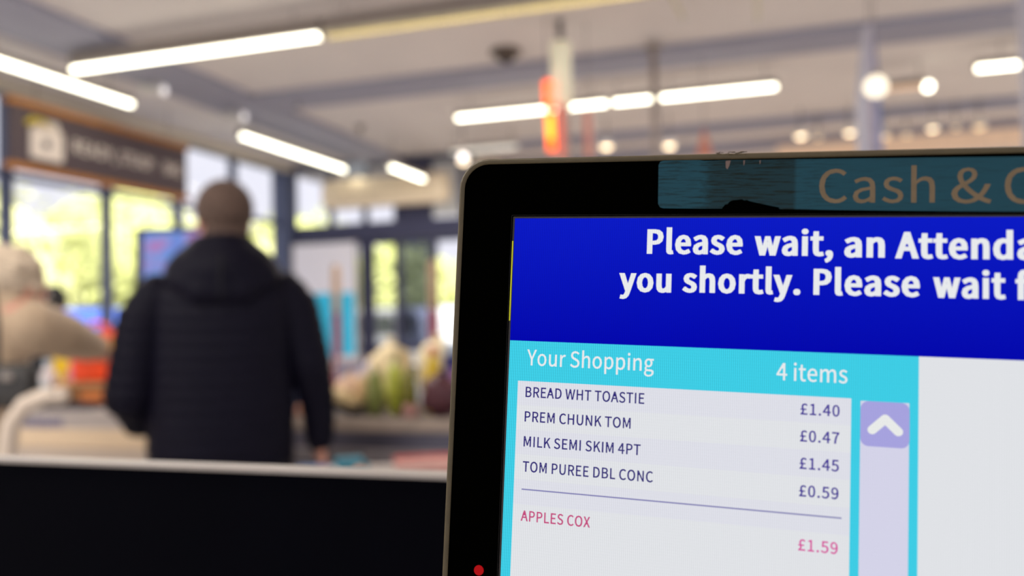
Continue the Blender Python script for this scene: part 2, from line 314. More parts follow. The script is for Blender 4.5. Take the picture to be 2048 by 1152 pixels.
# entrance wall: posts, deep lintel, upper lights, doors
struct('wall_end', B(-6.19, -3.55, EY, EY+.18, 2.43, 2.655), M_dark)
struct('trim_7', B(-6.19, -3.55, EY+.001, EY+.17, 3.42, CZ-.001), M_dark)
up_x = [-6.17, -5.65, -5.13, -4.66, -4.19, -3.72]
for i, (a, b) in enumerate(zip(up_x, up_x[1:])):
    w_ = struct('window_%d' % (20+i), B(b-.035, b+.035, EY+.04, EY+.12, 2.656, 3.419), M_dark)
    if i == 3:
        obj('spandrel_panel', B(a+.036, b-.036, EY+.06, EY+.09, 2.656, 3.419), M_dark, w_)
    else:
        obj('pane', B(a+.036, b-.036, EY+.07, EY+.08, 2.656, 3.419), M_glass, w_)
struct('trim_8', B(-6.19, -6.13, EY+.02, EY+.14, 0, 2.429), M_dark)
struct('trim_9', B(-5.16, -5.07, EY+.02, EY+.14, 0, 2.429), M_dark)
for i, (a, b) in enumerate([(-6.12, -5.17), (-5.06, -4.66), (-4.64, -4.16), (-4.14, -3.62)]):
    d = struct('door_%d' % (i+1), B(a, a+.045, EY+.05, EY+.10, .02, 2.42), M_dark)
    obj('stile', B(b-.045, b, EY+.05, EY+.10, .02, 2.42), M_dark, d)
    obj('top_rail', B(a+.046, b-.046, EY+.05, EY+.10, 2.36, 2.42), M_dark, d)
    obj('middle_rail', B(a+.046, b-.046, EY+.05, EY+.10, .92, 1.02), M_dark, d)
    obj('bottom_rail', B(a+.046, b-.046, EY+.05, EY+.10, .02, .2), M_dark, d)
    obj('pane', B(a+.046, b-.046, EY+.07, EY+.08, .201, .919), M_glass, d)
    obj('pane', B(a+.046, b-.046, EY+.07, EY+.08, 1.021, 2.359), M_glass if i != 2 else glass('tinted_door_glass', (.34, .36, .44)), d)
    obj('door_handle', tube(BM(), [(b-.06, EY+.02, .8), (b-.06, EY+.02, 1.35)], .012), mat('brushed_steel', (150, 150, 155), .35, metal=.8), d)
struct('wall_right', B(-3.54, -3.40, EY, 16.2, 0, CZ-.001), M_wall)
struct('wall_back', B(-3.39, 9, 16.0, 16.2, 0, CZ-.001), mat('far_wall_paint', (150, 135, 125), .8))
struct('ground', B(-60, -6.62, -25, 70, -.2, -.13), M_pave)
struct('ground_2', B(-6.61, 40, 16.25, 70, -.2, -.13), M_pave)

# ------------------------------------------------------------------ lamps
M_alu = mat('pale_aluminium', (150, 140, 132), .5, metal=.3, var=.05)
M_tube = mat('lit_tube', (255, 250, 225), .5, emit=(255, 250, 226), es=6.5)
M_cream = mat('cream_painted_steel', (226, 219, 190), .5, var=.03)
M_cable = mat('grey_cable', (120, 112, 108), .6)
def linear_light(label, p0, p1, z, group=None, m=None, wd=.046, hh=.035, cables=True, name='linear_light'):
    a = Vector((p0[0], p0[1], 0)); b = Vector((p1[0], p1[1], 0)); L = (b-a).length
    t = thing(name, label, 'light', ((a.x+b.x)/2, (a.y+b.y)/2, z), math.atan2(b.y-a.y, b.x-a.x), group)
    obj('housing', B(-L/2, L/2, -wd/2-.012, wd/2+.012, .012, .012+hh+.02, .004), M_alu, t)
    obj('diffuser', B(-L/2+.01, L/2-.01, -wd/2, wd/2, -.022, .0115, .008), m or M_tube, t)
    for s in (-1, 1):
        obj('end_cap', B(s*L/2-.004, s*L/2+.004, -wd/2-.004, wd/2+.004, -.022, .0119), M_alu, t)
    if cables:
        for s in (-.4, .4):
            obj('suspension_cable', tube(BM(), [(s*L, 0, .033+hh), (s*L, 0, CZ-z)], .004, 6), M_cable, t)
    return t
linear_light('leftmost lit tube lamp running along the window wall above the dark hanging sign', (-5.27, 3.2), (-5.27, 5.93), 3.30)
linear_light('long lit tube lamp along the window wall right of the man\'s head', (-5.09, 7.22), (-5.09, 9.86), 3.28)
linear_light('short lit tube lamp above the cream casing over the entrance', (-4.05, 8.55), (-4.05, 9.55), 3.10, wd=.05)
t = linear_light('long lit tube lamp crossing above the window-side lamps at upper left', (-4.95, 4.95), (-2.83, 4.95), 3.30, hh=.09)
# the unlit run that carries on from it, a tray with a fine cell louvre
t = thing('louvre_light', 'dim cream louvred lamp run continuing to the right from the lit tube at the top', 'light', (-1.55, 4.95, 3.30))
obj('housing', B(-1.25, 1.6, -.04, .04, .012, .12, .004), M_alu, t)
obj('diffuser', B(-1.24, 1.59, -.03, .03, .004, .0115), mat('dim_lamp_panel', (235, 222, 175), .5, emit=(238, 226, 185), es=3.5), t)
bl = B(-.004, .004, -.032, .032, -.022, .0035); mb = bpy.data.meshes.new('blade'); bl.to_mesh(mb); bl.free()
M_blade = mat('louvre_blade', (228, 218, 180), .4)
mb.materials.append(M_blade)
for i in range(56):
    o = bpy.data.objects.new('blade', mb); o.location = (-1.22+i*.05, 0, 0); COL.objects.link(o); o.parent = t
for s in (-1, 1): obj('side_rail', B(-1.24, 1.59, s*.035-.003, s*.035+.003, -.022, .0115), M_blade, t)
for s in (-1.1, 1.3): obj('suspension_cable', tube(BM(), [(s, 0, .12), (s, 0, CZ-3.3)], .004, 6), M_cable, t)
for lab, xa, xb in [('lit tube lamp left of the cream ceiling pole, first of the row crossing the shop', -2.82, -1.325),
                    ('short lit tube lamp between the cream pole and the slim grey pole', -1.275, -.885),
                    ('long lit tube lamp right of the slim grey pole, last of the row', -.845, .17)]:
    linear_light(lab, (xa, 7.5), (xb, 7.5), 3.30, 'lamp row crossing the shop')
linear_light('lit tube lamp at the far upper right beside the white post', (1.72, 7.57), (3.6, 7.57), 3.30, wd=.06)
linear_light('faint pale tube lamp near the entrance just above the monitor corner', (-3.45, 8.95), (-2.62, 8.95), 3.285,
             m=mat('faint_tube', (220, 215, 205), .5, emit=(225, 222, 212), es=1.0))
linear_light('long lit tube lamp low at right, almost touching the monitor top', (.55, 10.9), (3.4, 11.0), 3.26, wd=.05)
t = linear_light('dim slanting spot tube with one bright end behind the blue banner', (.97, 7.9), (1.40, 7.9), 3.28,
             m=mat('amber_dim_tube', (210, 180, 150), .5, emit=(205, 170, 140), es=.8), wd=.05)
obj('lamp_head', ball(BM(), (.24, 0, -.012), .042, sc=(1, .8, 1)), M_tube, t, True)

# small round spot lamps
M_warm = mat('warm_lamp', (255, 235, 200), .5, emit=(255, 226, 185), es=4.0)
M_warm2 = mat('soft_warm_lamp', (255, 225, 190), .5, emit=(255, 214, 160), es=1.3)
M_white = mat('white_enamel', (215, 212, 208), .5, var=.04)
def spot(label, x, y, z, m, r=.04, group=None):
    t = thing('spot_lamp', label, 'light', (x, y, z), 0, group)
    obj('shade', lathe(BM(), [(r*.7, .08), (r*.8, .075), (r*1.15, 0), (r*1.05, 0), (r*.7, .06)], n=14), M_white, t, True)
    obj('bulb', ball(BM(), (0, 0, .005), r, sc=(1, 1, .55)), m, t, True)
    obj('stem', tube(BM(), [(0, 0, .08), (0, 0, CZ-z)], .008, 8), M_cable, t)
for lab, x, y, z, m, r in [
    ('bright warm spot lamp above the monitor\'s torn label, left of the blue banner', .43, 9.3, 3.20, M_warm, .055),
    ('warm spot lamp just left of the blue banner', .92, 9.35, 3.20, M_warm, .05),
    ('yellowish spot lamp just right of the blue banner foot', 1.28, 9.55, 3.17, M_warm2, .05),
    ('warm spot lamp midway between the blue banner and the white post', 1.74, 9.5, 3.20, M_warm, .045),
    ('yellowish spot lamp nearest the white post', 2.2, 9.6, 3.20, M_warm2, .055),
    ('faint warm spot lamp between the first and second bright spots left of the blue banner', .62, 9.6, 3.22, M_warm2, .035),
    ('faint warm spot lamp between the banner foot and the middle spot', 1.52, 9.7, 3.19, M_warm2, .035),
    ('faint warm spot lamp just left of the spot nearest the white post', 1.98, 9.6, 3.21, M_warm2, .032),
    ('bright spot lamp low between the orange sign and the grey pole', -1.60, 8.9, 3.18, M_warm, .06),
    ('bright spot lamp low to the right of the slim grey pole', -.93, 9.0, 3.15, M_warm, .06),
    ('warm spot lamp peeking over the monitor\'s rounded corner', -3.05, 8.3, 3.02, M_warm, .05)]:
    spot(lab, x, y, z, m, r)
t = thing('globe_lamp', 'bright round lamp hanging in front of the blue banner', 'light', (.64, 5.02, 2.60))
obj('globe', ball(BM(), (0, 0, 0), .062, 18, 12), mat('globe_glow', (255, 245, 225), .4, emit=(255, 240, 212), es=1.3), t, True)
obj('cap', tube(BM(), [(0, 0, .055), (0, 0, .085)], .022, 12), M_alu, t); obj('cable', tube(BM(), [(0, 0, .085), (0, 0, CZ-2.60)], .003, 6), M_cable, t)
for lab, x, y, dx in [('slim pale rod hanging from the ceiling at the top, above the row\'s last lamp', .02, 5.78, 0), ('slim pale slanting rod at the top, left of the straight one', -.45, 5.55, -.09)]:
    t = thing('ceiling_rod', lab, 'rod', (x, y, 3.30))
    obj('rod', tube(BM(), [(0, 0, 0), (dx, 0, CZ-3.3)], .014, 8), M_cream, t); obj('tip', ball(BM(), (0, 0, 0), .018, 10, 6), M_white, t, True)
# fascia behind the spot row; its warm glow is added emission
t = thing('ceiling_fascia', 'long pale fascia with an added warm glow hanging behind the row of spot lamps at right', 'fascia', (1.9, 10.3, 3.14))
obj('board', B(-1.7, 1.7, 0, .04, -.05, .16, .004), mat('glowing_cream_panel', (225, 195, 170), .6, emit=(235, 200, 165), es=.22), t)
for s in (-1.4, 1.4): obj('hanger', tube(BM(), [(s, .02, .16), (s, .02, CZ-3.14)], .006, 6), M_cable, t)

# ceiling fittings
M_brown = mat('dark_smoked_plastic', (62, 50, 42), .3)
t = thing('dome_camera', 'dark round dome camera on the ceiling right of centre', 'camera', (-1.93, 6.3, CZ))
obj('mount_ring', lathe(BM(), [(.12, 0), (.13, -.03), (.10, -.04)], n=24), mat('taupe_plastic', (120, 108, 98), .5), t, True)
obj('dome', ball(BM(), (0, 0, -.035), .09, 18, 10, (1, 1, .8)), M_brown, t, True)
for lab, x, y in [('small dark sensor on the ceiling above the man\'s right', -4.22, 6.92), ('tiny dark sensor on the ceiling above the entrance lamp', -4.22, 8.2)]:
    t = thing('ceiling_sensor', lab, 'sensor', (x, y, CZ))
    obj('base', lathe(BM(), [(.045, 0), (.045, -.02), (.03, -.03)], n=14), M_brown, t)
    obj('probe', tube(BM(), [(0, 0, -.03), (0, 0, -.09)], [.02, .012], 8), M_brown, t)
for lab, x, y in [('white spot fitting on the ceiling just below the crossing tube lamp', -4.93, 5.84), ('white spot fitting on the ceiling further toward the entrance', -4.86, 6.88)]:
    t = thing('ceiling_spotlight', lab, 'light', (x, y, CZ-.05))
    obj('arm', tube(BM(), [(0, 0, 0), (0, 0, -.05)], .012, 8), M_white, t)
    obj('barrel', tube(BM(), [(-.14, -.04, -.05), (.0, 0, -.075), (.055, .012, -.085)], [.03, .04, .042], 14), M_white, t, True)
    obj('lens', ball(BM(), (.058, .012, -.086), .04, sc=(.5, 1, 1)), mat('spot_lens', (235, 230, 230), .4, emit=(240, 235, 235), es=1.1), t, True)

# poles, banner, orange sign hanging from the ceiling
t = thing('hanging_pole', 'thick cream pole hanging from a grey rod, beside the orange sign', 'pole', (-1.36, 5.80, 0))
obj('lower_tube', tube(BM(), [(0, 0, 2.0), (0, 0, 2.86)], .045, 20), mat('taupe_pink_tube', (196, 172, 160), .5), t, True)
obj('sleeve', tube(BM(), [(0, 0, 2.86), (0, 0, 3.33)], .074, 20), mat('emissive_cream_tube', (226, 219, 190), .5, emit=(226, 219, 190), es=.45), t, True)  # sleeve's brightness is put in as emission
obj('rod', tube(BM(), [(0, 0, 3.33), (0, 0, CZ)], .025, 12), mat('grey_rod', (105, 98, 98), .5), t, True)
obj('end_ring', lathe(BM(), [(.07, 1.98), (.072, 1.98), (.072, 2.01), (.07, 2.01)]), M_alu, t)
t = thing('ceiling_pole', 'slim taupe grey pole standing between the lit tube lamps', 'pole', (-.775, 6.50, 0))
obj('shaft', tube(BM(), [(0, 0, .02), (0, 0, CZ-.05)], .03, 14), mat('taupe_pole', (172, 160, 152), .6), t, True)
obj('base_plate', lathe(BM(), [(.10, 0), (.10, .015), (.04, .02)]), M_alu, t)
obj('ceiling_plate', lathe(BM(), [(.04, CZ-.07), (.07, CZ-.052), (.07, CZ-.05)]), M_alu, t)
t = thing('white_post', 'white vertical post at the right edge of the view', 'post', (.945, 3.40, 0))
obj('shaft', B(-.022, .022, -.03, .03, .012, CZ, .004), mat('white_post_paint', (176, 172, 182), .5, var=.03), t)
obj('base_plate', B(-.07, .07, -.07, .07, 0, .012, .003), M_alu, t)
t = thing('hanging_banner', 'narrow blue banner hanging edge-on from the ceiling at right', 'banner', (.645, 5.42, 2.12), math.radians(8))
for k, (x0, x1, c) in enumerate([(-.052, -.018, (190, 190, 206)), (-.016, .016, (200, 186, 196)), (.018, .052, (140, 156, 200))]):
    bm = BM(); N = 10
    R = []
    for i in range(N+1):
        z = .95*i/N; s = .25+.75*min(1, (.95-z)/.45) if z > .5 else 1
        R.append([(x0*s+.02*(1-s), -.10+.012*k, z), (x1*s+.02*(1-s), -.10+.012*k, z), (x1*s+.02*(1-s), .10, z), (x0*s+.02*(1-s), .10, z)])
    obj('fabric_strip', rings(bm, R), mat('banner_cloth_%d' % k, c, .7), t)
obj('hanger_wire', tube(BM(), [(.02, 0, .95), (.02, 0, CZ-2.12)], .003, 6), M_cable, t)
t = thing('till_light_sign', 'glowing orange till sign hanging left of the cream pole', 'sign', (-1.41, 5.66, 2.5))
M_or = mat('orange_neon', (200, 60, 10), .4, emit=(255, 96, 8), es=2.4)
M_ye = mat('yellow_neon', (255, 190, 40), .4, emit=(255, 150, 0), es=3.2)
M_rd = mat('coral_acrylic', (200, 90, 75), .4, emit=(230, 110, 90), es=.45)
obj('figure_head', ball(BM(), (-.02, 0, .50), .034), M_or, t, True)
obj('figure_body', tube(BM(), [(-.03, 0, .46), (-.01, 0, .30), (.0, 0, .02)], [.022, .030, .032], 10, flat=.5), M_or, t, True)
obj('glow_strip', tube(BM(), [(.0, -.02, .10), (.0, -.02, .27)], .02, 8, flat=.5), M_ye, t, True)
obj('side_panel', B(.045, .085, 0, .02, -.02, .36, .003), M_rd, t)
obj('hanger', tube(BM(), [(-.02, 0, .53), (-.02, 0, 1.0)], .003, 6), M_cable, t)
t = thing('coral_reflection', 'thin coral reflection, built as a strip, right of the cream pole', 'sign', (-1.19, 5.9, 2.5))  # coral board stands in for the pinkish reflection beside the orange sign
obj('board', B(-.022, .022, -.05, .05, 0, .34, .003), mat('reflection_coral', (214, 150, 135), .6), t)
obj('hanger', tube(BM(), [(0, 0, .34), (0, 0, 1.0)], .003, 6), M_cable, t)
t = thing('coral_pennant', 'small coral triangular pennant just above the monitor\'s torn label', 'flag', (-.43, 6.9, 2.62))
obj('cloth', rings(BM(), [[(-.07, -.01, 0), (.07, -.01, 0), (.07, .01, 0), (-.07, .01, 0)], [(-.012, -.01, .22), (.012, -.01, .22), (.012, .01, .22), (-.012, .01, .22)]]), mat('coral_cloth', (220, 150, 130), .7), t)
obj('hanger', tube(BM(), [(0, 0, .22), (0, 0, CZ-2.62)], .003, 6), M_cable, t)

# ------------------------------------------------------------------ hanging dark sign with the bag emblem and the orange rails
t = thing('hanging_sign', 'long dark brown sign with a bag emblem and orange rails hanging by the windows', 'sign', (-5.6, 4.98, 2.60))
M_sign = mat('dark_brown_board', (84, 72, 76), .7, var=.04)
M_orail = mat('orange_wood_rail', (172, 112, 48), .55, var=.12, scale=8)
obj('board', B(-.02, .02, 0, 2.05, .06, .52, .004), M_sign, t)
obj('rail', B(-.035, .035, -.02, 2.07, .521, .575, .005), M_orail, t)
obj('rail', B(-.035, .035, -.02, 2.07, .005, .059, .005), M_orail, t)
for yy in (.25, 1.8): obj('suspension_cable', tube(BM(), [(0, yy, .575), (0, yy, .9)], .004, 6), M_cable, t)
def on_sign(bm, dx=.026):       # geometry drawn in x-z, turned to face +x on the sign
    for v in bm.verts: v.co = Vector((dx - v.co.y, v.co.x, v.co.z))
    return bm
M_cr = mat('cream_print', (232, 220, 208), .6, var=.03)
e = obj('emblem', on_sign(B(.17, .48, -.004, .004, .12, .37, .02)), M_cr, t)
obj('bag_shoulder', on_sign(rings(BM(), [[(.19, -.003, .36), (.46, -.003, .36), (.46, .003, .36), (.19, .003, .36)], [(.27, -.003, .44), (.44, -.003, .44), (.44, .003, .44), (.27, .003, .44)]])), M_cr, e)
obj('yellow_leaf', on_sign(tube(BM(), [(.13, 0, .385), (.2, 0, .43), (.3, 0, .43), (.36, 0, .40)], [.02, .035, .035, .02], 8, flat=.2), .034), mat('yellow_print', (205, 180, 40), .6), e)
obj('dot', on_sign(tube(BM(), [(.32, -.004, .245), (.32, .004, .245)], .035, 16), .032), M_sign, e)
for s, y0, w_ in [('READY,', .60, .50), ('STEADY', 1.14, .44), ('BAG', 1.72, .24)]:
    bm, ww = text_bm(s, .115, 26, 20)
    for v in bm.verts: v.co = Vector((v.co.x*w_/ww + y0, 0, v.co.z + .235))
    obj('lettering', on_sign(bm, .0215), M_cr, t)

# cream casing above the entrance
t = thing('air_curtain', 'long cream casing fixed above the entrance doors', 'air curtain', (-4.72, 9.72, 2.83))
R = []
for x in (-.88, -.84, .84, .88):
    s = .9 if abs(x) > .86 else 1
    R.append([(x, .13+math.cos(a)*.13*s, .20+math.sin(a)*.20*s) for a in [2*PI*k/20 for k in range(20)]])
obj('casing', rings(BM(), R), mat('cream_casing', (246, 228, 198), .55, var=.03), t, False)
obj('grille', B(-.7, .7, -.004, .012, .17, .21), mat('cream_grille', (205, 185, 150), .6), t)
for s in (-.6, .6): obj('bracket', B(s-.02, s+.02, .10, .30, .34, .44), M_alu, t)
# little pale blue hanging card between two lamps
t = thing('hanging_card', 'small pale blue card hanging between the two window-side lamps', 'sign', (-4.63, 8.9, 3.08))
obj('card', B(-.16, .12, 0, .01, 0, .17), mat('pale_blue_card', (168, 178, 190), .6, var=.15, scale=10), t)
obj('string', tube(BM(), [(0, .005, .17), (0, .005, CZ-3.08)], .003, 6), M_cable, t)

# ------------------------------------------------------------------ poster, posts near the entrance
t = thing('entrance_poster', 'tall poster, white above and cyan below, standing beside the entrance doors', 'poster', (-5.65, 9.86, 0))
obj('panel', B(-.47, .47, 0, .03, .80, 2.39, .003), mat('white_poster_paper', (240, 238, 246), .6, var=.03), t)
obj('cyan_field', B(-.44, .44, -.003, 0, .86, 1.72), mat('cyan_poster_print', (50, 205, 245), .6, var=.06, scale=4), t)
obj('frame', B(-.49, -.471, -.004, .035, .79, 2.40), M_alu, t); obj('frame', B(.471, .49, -.004, .035, .79, 2.40), M_alu, t)
for s in (-.4, .4): obj('leg', B(s-.02, s+.02, 0, .03, 0, .80), M_alu, t)
M_tan = mat('tan_wood', (190, 158, 128), .6, var=.1, scale=20); M_crim = mat('crimson_paint', (136, 34, 52), .5)
for lab, x, y, h in [('slim post with tan top and crimson lower half before the cyan poster', -3.72, 6.70, 1.86),
                     ('slim post with tan top and crimson lower half nearest the monitor\'s left edge', -2.88, 6.95, 1.88)]:
    t = thing('queue_post', lab, 'post', (x, y, 0), 0, 'slim posts by the entrance')
    obj('upper_post', tube(BM(), [(0, 0, 1.42), (0, 0, h-.03), (0, 0, h)], [.038, .036, .02], 12), M_tan, t, True)
    obj('lower_post', tube(BM(), [(0, 0, .02), (0, 0, 1.42)], .04, 12), M_crim, t, True)
    obj('foot', lathe(BM(), [(.16, 0), (.16, .01), (.05, .03)]), M_dark, t)

# ------------------------------------------------------------------ outside: trees, van, car
M_leaf = mat('sunlit_leaves', (216, 222, 150), .6, var=.16, scale=1.2)
M_leaf2 = mat('yellow_green_leaves', (230, 232, 174), .6, var=.14, scale=1.5)
M_bark = mat('bark', (96, 78, 60), .9, bump=.3)
def tree(x, y, h, r, m, label, seed):
    rnd = random.Random(seed)
    t = thing('tree', label, 'tree', (x, y, -.13), 0, 'trees outside the window wall')
    obj('trunk', tube(BM(), [(0, 0, 0), (.05, 0, h*.3), (0, .05, h*.6)], [.16, .12, .07], 10), M_bark, t, True)
    for k in range(3):
        a = k*2.1+seed; obj('branch', tube(BM(), [(0, 0, h*.3), (math.cos(a)*r*.4, math.sin(a)*r*.4, h*.55)], [.07, .03], 7), M_bark, t)
    bm = BM()
    cz = h*.58
    for k in range(1500):
        th = rnd.uniform(0, 2*PI); u = rnd.uniform(-1, 1); q = (1-u*u)**.5
        d = Vector((q*math.cos(th), q*math.sin(th), u))
        rr = (.70+.3*rnd.random())*(1+.28*noise.noise(d*2.2+Vector((seed, 0, 0))))
        c = Vector((d.x*r*rr, d.y*r*rr, cz+d.z*h*.42*rr)); s = rnd.uniform(.10, .2)
        a = (d+Vector((rnd.uniform(-.7, .7), rnd.uniform(-.7, .7), rnd.uniform(-.3, .9)))).normalized()
        p = a.orthogonal().normalized(); n = a.cross(p)
        bm.faces.new([bm.verts.new(c+p*s), bm.verts.new(c+n*s*.55), bm.verts.new(c-p*s), bm.verts.new(c-n*s*.55)])
    f = obj('foliage', bm, m, t); f['kind'] = 'stuff'
    obj('inner_crown', lump(BM(), (0, 0, cz), 1, .35, 2.2, 3, (r*.78, r*.78, h*.34), seed), m, t, True)
tree(-14.6, 12.2, 4.3, 1.9, M_leaf2, 'yellow-green tree outside, behind the leftmost window mullion', 1)
tree(-20.6, 22.6, 6.3, 2.8, M_leaf, 'sunlit green tree outside, seen between the two left mullions', 2)
tree(-13.8, 18.6, 4.4, 1.9, M_leaf2, 'yellow-green tree outside, behind the small wall screen', 3)
tree(-21.1, 34.5, 6.9, 3.0, M_leaf, 'green tree outside, to the right of the small wall screen', 4)
tree(-16.5, 26.5, 4.9, 2.3, M_leaf2, 'tall pale tree outside, seen past the man\'s left side', 5)
tree(-11.6, 25.0, 4.2, 1.8, M_leaf, 'green tree outside, seen past the man\'s head on the right', 6)
tree(-13.6, 34.0, 4.2, 2.0, M_leaf, 'small green tree far out, seen through the glass door', 7)
def vehicle(label, x, y, rz, body, white_band, L=4.2, H=1.75, W=1.8):
    t = thing('van', label, 'van', (x, y, -.13), rz)
    mb_ = mat('paint_'+body[0], body[1], .35, spec=.6, var=.03)
    prof = [(-L/2, .35), (-L/2, .95), (-L/2+.25, 1.05), (-L/2+.75, H*.96), (-L/2+1.3, H), (L/2-.35, H), (L/2-.05, H*.85), (L/2, .9), (L/2, .35)]
    R = [[(px, yy, .35+(pz-.35)*k) for px, pz in prof] for yy, k in ((-W/2, .97), (-W/2+.1, 1), (W/2-.1, 1), (W/2, .97))]
    obj('bodywork', rings(BM(), R), mb_, t)
    mg = mat('vehicle_glass', (60, 70, 85), .1, spec=.8)
    for s in (-1, 1):
        for a, b in ((-L/2+.85, -L/2+1.6), (-L/2+1.7, L/2-1.2), (L/2-1.1, L/2-.3)):
            obj('window', B(a, b, s*W/2-.012, s*W/2+.012, 1.08, H*.9, .01), mg, t)
        for cx in (-L/2+.75, L/2-.8):
            wh = obj('wheel', tube(BM(), [(cx, s*(W/2-.2), .33), (cx, s*(W/2+.02), .33)], .33, 20), mat('tyre_rubber', (28, 28, 30), .8), t)
            obj('hub_cap', tube(BM(), [(cx, s*(W/2+.02), .33), (cx, s*(W/2+.035), .33)], .19, 14), M_alu, wh)
        if white_band:
            obj('side_stripe', B(-.5, .35, s*W/2-.014, s*W/2+.016, .7, 1.5), mat('white_vinyl', (232, 232, 240), .4), t)
        obj('headlamp', B(-L/2-.02, -L/2+.06, s*.65-.14, s*.65+.14, .72, .88, .01), M_white, t)
    obj('windscreen', rings(BM(), [[(-L/2+.27, -.72, 1.07), (-L/2+.27, .72, 1.07), (-L/2+.23, .72, 1.07), (-L/2+.23, -.72, 1.07)], [(-L/2+.72, -.66, H*.93), (-L/2+.72, .66, H*.93), (-L/2+.68, .66, H*.93), (-L/2+.68, -.66, H*.93)]]), mg, t)
    obj('bumper', B(-L/2-.06, -L/2+.05, -.85, .85, .32, .55, .02), mat('bumper_plastic', (50, 52, 58), .6), t)
vehicle('blue van with a white side stripe parked outside the window', -10.9, 11.0, math.radians(-52), ('blue', (70, 105, 205)), True)
vehicle('white van parked outside beyond the glass entrance door', -9.2, 20.0, math.radians(-30), ('white', (225, 228, 238)), False)

# ------------------------------------------------------------------ people
def limb(bm, pts, rad, n=12, flat=1.0):
    tube(bm, pts, rad, n, True, flat)
    for p, r in zip(pts, rad):
        bmesh.ops.create_uvsphere(bm, u_segments=n, v_segments=8, radius=r*.99, matrix=Matrix.Translation(p))
def hand(bm, wr, d, side, curl=.5):
    """palm, four unequal bent fingers and a thumb leaving the side of the palm near its base"""
    d = Vector(d).normalized(); out = Vector((side, 0, 0)); out = (out-d*out.dot(d)).normalized()
    w_ = (d.cross(out)*side).normalized()
    if w_.y > 0: w_ = -w_                    # little finger towards the back, thumb towards the front
    wr = Vector(wr)
    for k in range(5):
        o_ = (k-2)*.016
        limb(bm, [wr+d*.01+w_*o_*.7, wr+d*.09+w_*o_], [.017, .014], 8)
    for k, (L, r) in enumerate([(.068, .0085), (.078, .009), (.073, .0088), (.058, .0078)]):
        b0 = wr+d*.085+w_*((k-1.5)*.021)
        d1, d2, d3 = [d*math.cos(curl*q)-out*math.sin(curl*q) for q in (.5, 1.3, 2)]
        p1 = b0+d1*L*.45; p2 = p1+d2*L*.32; p3 = p2+d3*L*.25
        limb(bm, [b0, p1, p2, p3], [r*1.1, r, r*.95, r*.8], 8)
    th = wr+d*.025-w_*.03
    e1 = (d*.75-w_*.6-out*.2).normalized(); e2 = d*.9-out*.35-w_*.1
    limb(bm, [th, th+e1*.04, th+e1*.04+e2*.035], [.013, .011, .009], 8)
def head_bm(bm, c, turn=0, tilt=0, s=1.0):
    """skull, jaw, nose, lips, brows, eye balls and ears; faces +y before turning"""
    M = Matrix.Translation(c) @ Matrix.Rotation(turn, 4, 'Z') @ Matrix.Rotation(tilt, 4, 'X')
    def bl(p, r, sc=(1, 1, 1), u=16, v=10):
        bmesh.ops.create_uvsphere(bm, u_segments=u, v_segments=v, radius=1, matrix=M @ Matrix.Translation(Vector(p)*s) @ Matrix.Diagonal((r*sc[0]*s, r*sc[1]*s, r*sc[2]*s, 1)))
    bl((0, -.012, .035), .079, (1, 1.24, 1.1), 24, 16)
    bl((0, .022, -.03), .062, (1, 1.12, 1.25)); bl((0, .055, -.085), .028, (1.15, .9, .8))
    bl((0, .103, -.012), .013, (.85, 1.2, 2.0)); bl((0, .116, -.026), .013, (1.1, 1, .8))
    bl((0, .094, -.056), .017, (1.35, .6, .38)); bl((0, .092, -.066), .016, (1.25, .6, .42))
    for q in (-1, 1):
        bl((q*.031, .082, .026), .013, (1.7, .6, .55)); bl((q*.031, .084, .006), .0125); bl((q*.045, .06, -.02), .026, (1, .8, .9))
        bl((q*.080, -.008, -.004), .022, (.35, .8, 1.4)); bl((q*.084, -.014, .008), .013, (.4, .9, 1.2))
    return M
SKIN = mat('skin', (196, 140, 118), .55, var=.06, scale=30)
def make_person(name, label, loc, rz, P, group=None):
    t = thing(name, label, 'person', loc, rz, group)
    bm = BM(); hd = P['head']
    hip = P['hip']; chest = P['chest']
    limb(bm, [hip, (hip+chest)/2, chest], [P['rt']*.92, P['rt']*.86, P['rt']], 16)
    limb(bm, [chest, chest+(P['neck']-chest)*.6, P['neck'], hd+Vector((0, -.01, -.03))], [P['rt']*.9, P['rt']*.55, .058, .056], 14)
    for s, sh, el, wr, hdir in P['arms']:
        limb(bm, [chest+Vector((0, 0, .05)), sh], [.09, .062]); limb(bm, [sh, el, wr], [.052, .042, .028]); hand(bm, wr, hdir, s)
    for s, kn, an in P['legs']:
        h0 = hip+Vector((s*.09, 0, -.02))
        limb(bm, [h0, kn, an], [.088, .058, .040]); limb(bm, [an, an+Vector((0, .06, -.04)), an+Vector((0, .15, -.05))], [.038, .035, .028])
    Mh = head_bm(bm, hd, P.get('turn', 0), P.get('tilt', 0), P.get('hs', 1))
    obj('body', remesh(bm, P.get('vox', .007), 3), SKIN, t, True)
    for q in (-1, 1):
        e = ball(BM(), Vector((0, 0, 0)), .0108, 12, 8)
        bmesh.ops.transform(e, matrix=Mh @ Matrix.Translation((q*.031, .089, .006)), verts=e.verts[:])
        eo = obj('eye', e, mat('eye_white', (225, 222, 215), .3), t, True)
        i_ = ball(BM(), Vector((0, 0, 0)), .0056, 10, 6)
        bmesh.ops.transform(i_, matrix=Mh @ Matrix.Translation((q*.031, .0968, .006)), verts=i_.verts[:]); obj('iris', i_, mat('iris_brown', (50, 34, 24), .3), eo, True)
    return t, Mh
def shell(parts, voxel, sm, fn=None):
    bm = BM(); parts(bm); me = remesh(bm, voxel, sm)
    if fn:
        nrm = [v.normal.copy() for v in me.vertices]
        for v, n in zip(me.vertices, nrm): v.co += n*fn(v.co)
    return me
